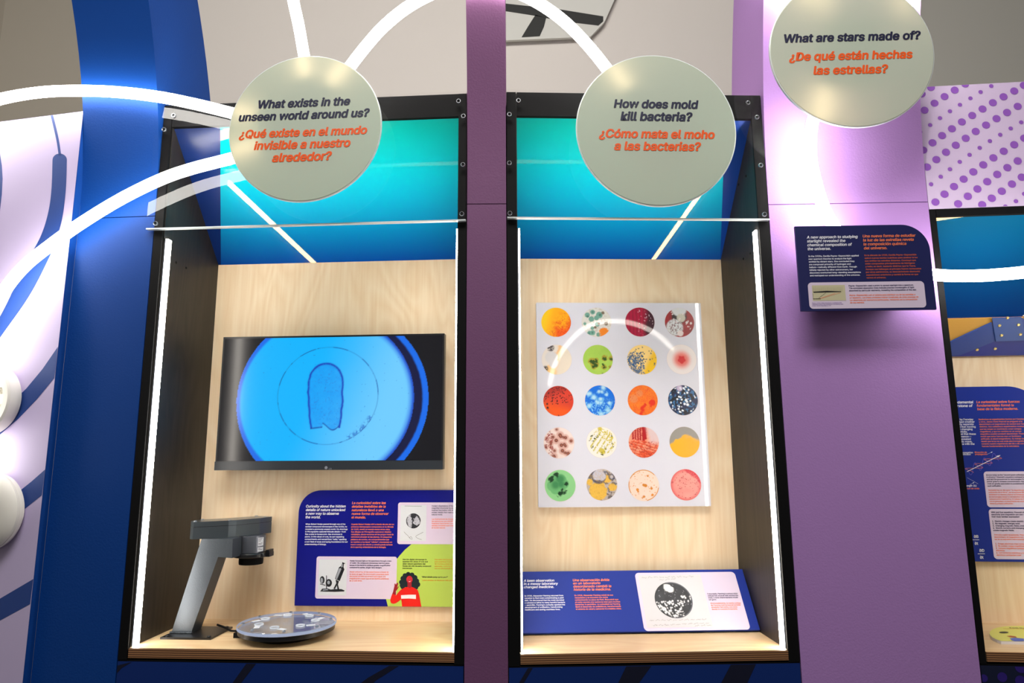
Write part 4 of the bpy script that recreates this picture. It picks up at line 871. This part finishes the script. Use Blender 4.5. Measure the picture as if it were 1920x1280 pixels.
def flem(x, y):
    c = M(base(x, '1d1e22'), '3a3c42', fbm(x, y, 3, 3)); c = M(c, '6a6c76', ss(.93, .97, np.hypot(x, y))*(x > -.2)); c = M(c, 'f2f2f4', spots(x+.12*(fbm(x, y, 6, 2)-.5), y, [(-.2, .68, .2), (-.08, .6, .18), (-.3, .78, .1)], .03)); c = M(c, 'f4f4f6', spots(x, y, WS, .014)); return M(c, 'aaaab2', spots(x, y, WT, .008))
raster('petri_dish_picture', sl, u-R, u+R, v-R, v+R, 96, 40, flem, .0010, PRINTM, pc, disc=True)
g = rng(40); mb = MB()
for (x0, y0), (x1, y1) in (((872, 142), (1215, 136)), ((980, 156), (1080, 152)), ((920, 408), (1300, 400)), ((940, 438), (1290, 424)), ((1200, 440), (1322, 436))):
    n = int((x1-x0)/4); q = [z8(x0+(x1-x0)*i/n+g.uniform(-1, 1), y0+(y1-y0)*i/n+(g.uniform(-6, 5) if g.rand() < .75 else 0)) for i in range(n+1)]
    P = pxs(sl, q); seg = []
    for i in range(0, len(P)-6, 9): mb.flat(sl, ribbon(spline(P[i:i+8], 3), .0005), .0010)
mb.build('pencil_note', INKG, pc)
k9 = lambda x, y: (970+x/8.727, 1070+y/8.727)
para('heading', sl, lp, ['A keen observation', 'in a messy laboratory', 'changed medicine.'], k9(106, 180), k9(110, 285), k9(604, 0)[0], INK, **K)
para('spanish_heading', sl, lp, ['Una observación ávida', 'en un laboratorio', 'desordenado cambió la', 'historia de la medicina.'], k9(910, 172), k9(930, 326), k9(1506, 0)[0], INKO, **K)
para('paragraph', sl, lp, ['In 1928, Alexander Fleming returned from', 'vacation to find mold contaminating a petri', 'dish. He discovered that the mold secreted', 'a substance lethal to many harmful bacteria', "—penicillin. Fleming's curiosity sparked the", 'development of antibiotics, transforming', 'healthcare and saving countless lives.'], k9(117, 422), k9(128, 648), k9(752, 0)[0], INK, **B)
para('spanish_paragraph', sl, lp, ['En 1928, Alexander Fleming volvió de sus', 'vacaciones y se encontró con moho', 'contaminando su placa de Petri. Descubrió que', 'el moho secreta una sustancia letal para muchas', 'bacterias: la penicilina. La curiosidad de Fleming', 'llevó al desarrollo de antibióticos, transformando', 'el sistema de salud y salvando incontables vidas.'], k9(937, 414), k9(962, 638), k9(1568, 0)[0], INKO, **B)
ka = lambda x, y: (1180+x/7.68, 1060+y/7.68)
para('caption', sl, lp, ["Fortunately, Fleming's curious mind", 'noticed the unusual halo around the', 'mold, a zone where bacteria would', 'not grow.'], ka(1124, 418), ka(1152, 502), ka(1557, 0)[0], INKN, h=.0009, **B)
para('spanish_caption', sl, lp, ['Afortunadamente, la mente curiosa', 'de Fleming notó la inusual aureola', 'alrededor del moho, una zona', 'donde no crecería la bacteria.'], ka(1168, 554), ka(1196, 640), ka(1604, 0)[0], INKO, h=.0009, **B)

# ================================================================== starlight text panel on the lilac column
sp = thing('text_panel', w3('G', .18, -.012, 1.647), 'dark indigo text panel on starlight fixed to the lilac column', 'text panel', 'indigo text panels')
sh = plane('G', -.064); R0_ = rectpx(sh, (1490, 423.5), (1742, 421), (1753, 580), (1503, 583))
mb = MB(); mb.prism(sh, rrect(*R0_, 0, 14, rs=(.055, 0, 0, 0)), -.006, 0); mb.build('board', INDIGO2, sp)
mb = MB(); mb.box('G', (R0_[0]+R0_[2])/2-.09, (R0_[0]+R0_[2])/2+.09, -.0578, -.0002, R0_[1]+.03, R0_[1]+.06); mb.build('stand_off', BLACK, sp)
kb = lambda x, y: (1490+x/7.385, 420+y/7.385)
R3 = rectpx(sh, kb(178, 808), kb(1790, 790), kb(1822, 1155), kb(205, 1172)); card('picture_card', sh, sp, R3, CARD, .008, .0004)
R4 = rectpx(sh, kb(235, 850), kb(695, 842), kb(705, 1055), kb(252, 1065)); pc = card('spectrum_chart', sh, sp, R4, CREAM, 0, .0007)
mb = MB()
g = rng(5)
for k in range(26):
    x = 250+k*16; mb.flat(sh, pxs(sh, zt(1490, 420, 7.385, [(x, 935-k*.2), (x+3, 935-k*.2), (x+2.4, 872+g.uniform(-8, 30)), (x+.8, 872)])), .0010)
mb.build('spectrum_line', mat('brown_ink', '8c8468', .5), pc)
mb = MB(); mb.flat(sh, pxs(sh, zt(1490, 420, 7.385, [(250, 938), (440, 925), (640, 932), (640, 940), (440, 945), (262, 950)])), .0011); mb.flat(sh, pxs(sh, zt(1490, 420, 7.385, [(250, 1033), (358, 1030), (358, 1038), (252, 1040)])), .0011)
for a, b in (((250, 960), (252, 1030)), ((430, 950), (330, 1025))): mb.flat(sh, ribbon(pxs(sh, zt(1490, 420, 7.385, [a, b])), .0004), .0011)
mb.build('chart_mark', INKK, pc)
mb = MB()
for a, b in (((628, 950), (360, 1030)), ((560, 955), (345, 1030))): mb.flat(sh, ribbon(pxs(sh, zt(1490, 420, 7.385, [a, b])), .0004), .0011)
mb.build('ray_mark', INKO, pc)
para('heading', sh, sp, ['A new approach to studying', 'starlight revealed the', 'chemical composition of', 'the universe.'], kb(168, 202), kb(183, 362), kb(872, 0)[0], INK, **K)
para('spanish_heading', sh, sp, ['Una nueva forma de estudiar', 'la luz de las estrellas revela', 'la composición química', 'del universo.'], kb(943, 186), kb(958, 352), kb(1674, 0)[0], INKO, **K)
para('paragraph', sh, sp, ['In the 1920s, Cecilia Payne-Gaposchkin applied', 'new quantum theories to analyze the light', 'emitted by distant stars. She concluded they', 'are composed primarily of hydrogen and', 'helium—radically different from Earth. Though', 'initially rejected by other astronomers, her', 'discovery overturned long-standing assumptions', 'and reshaped our understanding of the universe.'], kb(190, 457), kb(212, 724), kb(885, 0)[0], INK, **B)
para('spanish_paragraph', sh, sp, ['En la década de 1920, Cecilia Payne-Gaposchkin', 'aplicó nuevas teorías cuánticas para analizar la luz', 'que emitían las estrellas distantes. Concluyó que', 'están compuestas principalmente de hidrógeno', 'y helio; es decir, bastante distintas que la Tierra.', 'Aunque sus hallazgos al principio fueron rechazados', 'por otros astrónomos, su descubrimiento desmontó', 'suposiciones anteriores y cambió la forma en que', 'vemos el universo.'], kb(965, 444), kb(998, 754), kb(1684, 0)[0], mat('rust_ink', 'd0603e', .5), **B)
para('caption', sh, sp, ['Payne-Gaposchkin used a prism to spread starlight into a spectrum.', 'The annotated absorption lines indicate precise wavelengths of light', 'absorbed by particular elements, revealing the composition of the star.'], kb(747, 864), kb(750, 930), kb(1645, 0)[0], INKN, h=.0008, **B)
para('spanish_caption', sh, sp, ['Payne-Gaposchkin usó un prisma para distribuir luz de las estrellas a', 'un espectro. Las líneas anotadas indican longitudes de onda precisas de', 'luz absorbida por elementos particulares, revelando así la composición', 'de esa estrella.'], kb(758, 994), kb(768, 1096), kb(1668, 0)[0], INKO, h=.0008, **B)
para('credit_line', sh, sp, ['Payne, C. (1925). Stellar atmospheres: a contribution to the', 'observational study of high temperature in the reversing layers', 'of stars. Harvard Observatory, p. 199.'], kb(240, 1098), kb(243, 1136), kb(648, 0)[0], mat('violet_ink', '7a55a8', .5), h=.0008, bold=.02, res=1)

# ================================================================== electromagnetism panel in the far right case
ep = thing('text_panel', w3('H', .35, .24, 1.107), 'blue text panel on electromagnetism in the far right case', 'text panel', 'indigo text panels')
sh = plane('H', .240); ku = lambda x, y: (1780+x/9.846, 720+y/9.846); kv = lambda x, y: (1790+x/9.146, 830+y/9.146); kw = lambda x, y: (1800+x/10.667, 940+y/10.667)
va = sh.px(1900, 1053)[1]; vb = sh.px(1850, 724.5)[1]; ub = sh.px(1886, 724)[0]
mb = MB(); mb.prism(sh, rrect(.020, va, ub+.085, vb, 0, 14, rs=(.085, 0, 0, 0)), -.0085, 0); mb.build('board', mat('ultramarine_print', '0c2c94', .42), ep)
ue = ub+.083
for A_, B_, h in ((kv(487, 490), kv(562, 1105), .0004), (kw(556, 146), kw(690, 1150), .0004)):
    a, b = sh.px(*A_), sh.px(*B_); uL = (a[0]+b[0])/2
    card('fact_card', sh, ep, (uL, b[1], ue, a[1]), CARD, .008, h)
R_ = dict(right=True)
lettering('heading', sh, ep, [('Curiosity about fundamental', sh.px(*ku(155, 356))[0], sh.px(*ku(155, 356))[1], sh.px(*ku(440, 356))[0], .0118), ('forces formed the cornerstone of', 0, sh.px(*ku(155, 422))[1], sh.px(*ku(430, 422))[0], .0118)], INK, **K)
para('spanish_heading', sh, ep, ['La curiosidad sobre fuerzas', 'fundamentales formó la', 'base de la física moderna.'], ku(500, 350), ku(516, 480), ku(1298, 0)[0], INKO, **K)
rows = [('built on experiments conducted by Faraday', 440, 665), ('and others, Maxwell asked whether', 465, 710), ('they were really separate', 447, 754), ('showed that moving', 482, 800), ('charges and changing', 424, 846), ('fields make electricity.', 333, 892), ('He revealed that these', 488, 934), ('were one phenomenon—', 405, 982), ('his work revealed', 395, 1028), ('an electromagnetic wave,', 420, 1074), ('our experience with the', 462, 1118)]
lettering('paragraph', sh, ep, [(t, 0, sh.px(*ku(x, y))[1], sh.px(*ku(x, y))[0], .0084) for t, x, y in rows], INK, **B)
para('spanish_paragraph', sh, ep, ['Basándose en experimentos hechos por Faraday', 'y otros, James Clerk Maxwell se preguntó si la', 'electricidad y el magnetismo de verdad eran fuerzas', 'distintas. Sus cuidadosos experimentos mostraron', 'que las cargas en movimiento crean campos', 'magnéticos, y que los cambios en un campo', 'magnético pueden producir electricidad. Maxwell', 'reveló que estas fuerzas eran un fenómeno', 'unificado: el electromagnetismo. Su trabajo también', 'reveló que la luz es una onda electromagnética y', 'conecta nuestra experiencia del día a día con las', 'fuerzas fundamentales de la naturaleza.'], ku(541, 662), ku(608, 1158), ku(1376, 0)[0], INKO, ref=0, **B)
lettering('diagram_caption', sh, ep, [('Propagation', 0, sh.px(*kv(312, 178))[1], sh.px(*kv(312, 178))[0], .0072), ('direction', 0, sh.px(*kv(272, 210))[1], sh.px(*kv(272, 210))[0], .0072), ('Wavelength (λ)', 0, sh.px(*kv(370, 748))[1], sh.px(*kv(370, 748))[0], .0078)], INK, **B)
lettering('spanish_diagram_caption', sh, ep, [('Dirección de', sh.px(*kv(345, 174))[0], sh.px(*kv(345, 174))[1], None, .0066), ('propagación', sh.px(*kv(350, 207))[0], sh.px(*kv(350, 207))[1], None, .0066), ('Longitud de onda', 0, sh.px(*kv(420, 794))[1], sh.px(*kv(420, 794))[0], .0070)], INKO, **B)
ax0, ax1 = sh.px(*kv(205, 495)), sh.px(*kv(745, 228)); T = np.linspace(0, 1, 80)
AX = np.array(ax0)[None]*(1-T)[:, None]+np.array(ax1)[None]*T[:, None]; amp = .0115
mb = MB(); mb.flat(sh, ribbon([tuple(p) for p in AX+np.stack([0*T, amp*np.cos(T*3.35*2*math.pi+.6)], 1)], .0007), .0006); mb.build('electric_wave', mat('periwinkle_ink', '7a70e8', .5), ep)
mb = MB(); mb.flat(sh, ribbon([tuple(p) for p in AX+np.stack([amp*1.2*np.sin(T*3.35*2*math.pi+1.4), -.002*np.sin(T*3.35*2*math.pi+1.4)], 1)], .0007), .0005); mb.build('magnetic_wave', INKO, ep)
mb = MB(); mb.flat(sh, ribbon([ax0, ax1], .0014), .0009); mb.flat(sh, pxs(sh, [kv(785, 208), kv(712, 222), kv(740, 250)]), .0009)
mb.flat(sh, ribbon(pxs(sh, [kv(555, 195), kv(625, 162)]), .0004), .0009); mb.flat(sh, pxs(sh, [kv(648, 152), kv(618, 155), kv(628, 175)]), .0009)
mb.flat(sh, ribbon(pxs(sh, [kv(212, 596), kv(398, 702)]), .0004), .0009); mb.flat(sh, pxs(sh, [kv(335, 676), kv(305, 678), kv(315, 697)]), .0009); mb.flat(sh, ribbon(pxs(sh, [kv(255, 715), kv(315, 688)]), .0004), .0009); mb.build('arrow', INK, ep)
lettering('equation', sh, ep, [('∂B', 0, sh.px(*kw(362, 724))[1], sh.px(*kw(366, 724))[0], .0118), ('∂t', 0, sh.px(*kw(358, 862))[1], sh.px(*kw(360, 862))[0], .0118), ('∂D', 0, sh.px(*kw(482, 1005))[1], sh.px(*kw(484, 1005))[0], .0122), ('∂t', 0, sh.px(*kw(466, 1142))[1], sh.px(*kw(468, 1142))[0], .0122)], INK, bold=.022, res=3, ring=RING8)
mb = MB()
for a, b in (((250, 763), (382, 763)), ((352, 1043), (494, 1042))): mb.flat(sh, ribbon(pxs(sh, [kw(*a), kw(*b)]), .0012), .0007)
mb.build('fraction_bar', INK, ep)
para('fact_text', sh, ep, ['Known today as the "second great unification', 'in physics," Maxwell\'s equations reshaped society', 'and laid the groundwork for technologies from', 'power grids to wireless communication. Newton\'s', 'work on gravity and motion is considered the first', 'such unification.'], kv(540, 560), kv(565, 748), kv(1193, 0)[0], INKN, h=.0008, **B)
para('spanish_fact_text', sh, ep, ['Conocida hoy en día como "la segunda gran', 'unificación de la física", las ecuaciones de Maxwell', 'cambiaron la ciencia y fueron el fundamento de', 'las tecnologías desde la red eléctrica hasta la', 'comunicación inalámbrica. El trabajo de Newton', 'con la gravedad y el movimiento se considera', 'como la primera unificación.'], kv(575, 820), kv(602, 1050), kv(1205, 0)[0], INKO, h=.0008, **B)
para('fact_text', sh, ep, ['With just four equations, Maxwell showed that', 'electricity and magnetism are one—and', 'their most familiar expression!', '', ' 1.  Electric charges create electric fields.', ' 2.  No magnetic charges exist.', ' 3.  Changing magnetic fields create', ' 4.  Electric currents and changing', '      create magnetic fields.'], kw(620, 226), kw(652, 586), kw(1172, 0)[0], INKN, ref=2, h=.0008, **B)
para('spanish_fact_text', sh, ep, ['Con solo cuatro ecuaciones, Maxwell', 'electricidad y el magnetismo son', 'luz es su expresión más conocida', '', ' 1.  Cargas eléctricas crean campos', ' 2.  No existen cargas magnéticas', ' 3.  Campos magnéticos cambiantes', '      eléctricos.', ' 4.  Las corrientes eléctricas y los', '      eléctricos cambiantes crean'], kw(682, 675), kw(722, 1080), kw(1270, 0)[0], INKO, ref=2, h=.0008, **B)

# yellow leaflet lying on the shelf
ov = thing('oval_sign', w3('H', .2, .14, .9708), 'lime and yellow rounded sign lying on the far right shelf', 'sign')
so = Sheet(w3('H', 0, 0, .9768), np.append(FR['H'][1], 0), np.append(FR['H'][2], 0)); so.n = np.array([0, 0, 1.0])
kx = lambda x, y: (1820+x/8.533, 1130+y/8.533)
pl = pxs(so, [kx(*q) for q in [(485, 612), (420, 590), (350, 555), (312, 520), (300, 485), (315, 450), (360, 420), (430, 395), (530, 378), (660, 370), (853, 366)]])
pl = [(a, b) for a, b in pl]+[(.36, pl[-1][1]), (.36, pl[0][1])]
mb = MB(); mb.prism(so, pl, -.0058, 0); mb.build('board', WHITE, ov)
cxo = np.mean([p[0] for p in pl]); 
mb = MB(); mb.flat(so, [(cxo+(a-cxo)*.995, .001+b*.994) for a, b in pl], .0004); mb.build('lime_print', YEL, ov)
O = lambda pts: pxs(so, [kx(*q) for q in pts])
mb = MB(); mb.flat(so, O(circ(530, 476, 76, 24, 15)), .0007); mb.build('fern_picture', mat('dark_green_print', '2c3424', .5), ov)
mb = MB(); mb.flat(so, O([(625, 572), (700, 562), (853, 575), (853, 616), (700, 616), (655, 602)]), .0007); mb.build('blue_figure', mat('cornflower_print', '4a68c8', .5), ov)
mb = MB(); mb.flat(so, O([(575, 535), (640, 528), (720, 540), (745, 562), (640, 556)]), .0008); mb.build('brown_figure', mat('rust_print', 'b0562a', .5), ov)
lettering('heading', so, ov, [('Feel the force', O([(640, 408)])[0][0], O([(640, 408)])[0][1], None, .013)], INKK, bold=.02)
lettering('caption', so, ov, [('Sient' 'e la fuerza', O([(540, 421)])[0][0], O([(540, 421)])[0][1], None, .011)], INKC, bold=.02)

# mirror image of a blue bolted bracket in the sloped panel, built as solid parts
br = thing('reflected_bracket', w3('H', .3, .24, 1.585), 'reflection of a blue bolted bracket, built on the sloped panel of the right case', 'bracket')
b0 = w3('H', .0155, .2485, 1.5855); sb = Sheet(b0, np.append(FR['H'][1], 0), w3('H', .0155, .014, 1.8535)-b0)
ky = lambda x, y: (1740+x/4, 380+y/4)
vt = sb.px(1850, 596, .003)[1]
mb = MB(); mb.prism(sb, [(.001, .002), (.588, .002), (.588, vt), (.001, vt)], .0005, .003); mb.build('reflected_shelf', YREFL, br)  # amber sheet stands in for the shelf mirrored in the film
def bp(nm, pts, m, h0, h1):
    P = [(min(max(a, .001), .588), max(b, .002)) for a, b in (sb.px(*ky(*q), h1) for q in pts)]; mb = MB(); mb.prism(sb, P, h0, h1); mb.bevel(.0006, 1); return mb.build(nm, m, br)
bp('sloping_beam', [(120, 1110), (170, 1045), (200, 1030), (330, 968), (480, 900), (510, 1035), (250, 1140), (150, 1160)], SBLUE, .003, .007)
bp('lower_flange', [(120, 1165), (250, 1140), (510, 1035), (720, 1030), (760, 1040), (760, 1165)], mat('deep_steel_paint', '1430a0', .35), .003, .006)
bp('gusset_plate', [(482, 866), (700, 860), (720, 950), (735, 1032), (510, 1040)], mat('steel_blue_paint', '3a62b4', .35), .0072, .010)
bp('right_beam', [(735, 1032), (700, 862), (900, 960), (900, 1060)], SBLUE, .003, .007)
for x, y, hh in ((536, 920, .010), (678, 914, .010), (551, 993, .010), (692, 986, .010), (596, 862, .010), (368, 1101, .006), (503, 1093, .006)):
    u, v = sb.px(*ky(x, y), hh); mb = MB(); mb.lathe(sb.pt(u, v, hh), sb.n, [(0, .0022), (.0028, .0020), (.0036, .0008), (.0036, 0)], 14); mb.build('bolt', mat('brass', 'd8c684', .3, metal=.9), br, smooth=True)
# light tube arch on the opposite side of the room, mirrored in the glossy poster
def mir(x, y, Y):
    sp_ = plane('F', .235); r = ray(x, y); k = ((sp_.o-EYEV) @ sp_.n)/(r @ sp_.n); p = EYEV+k*r; q = r-2*(r @ sp_.n)*sp_.n; return p+q*((Y-p[1])/q[1])
P = spline([mir(x, y, -1.1) for x, y in [(1030, 722), (1036, 695), (1048, 668), (1068, 640), (1095, 616), (1125, 604), (1155, 602), (1185, 606), (1215, 617), (1240, 633), (1262, 655)]], 8)
th = thing('light_tube', P[0], 'light tube arch across the room, seen only as a reflection in the poster', 'light')
mb = MB(); mb.tube(P, .016, 12); mb.build('diffuser', emis('soft_tube_light', 'fff6ea', 11.0), th, smooth=True)
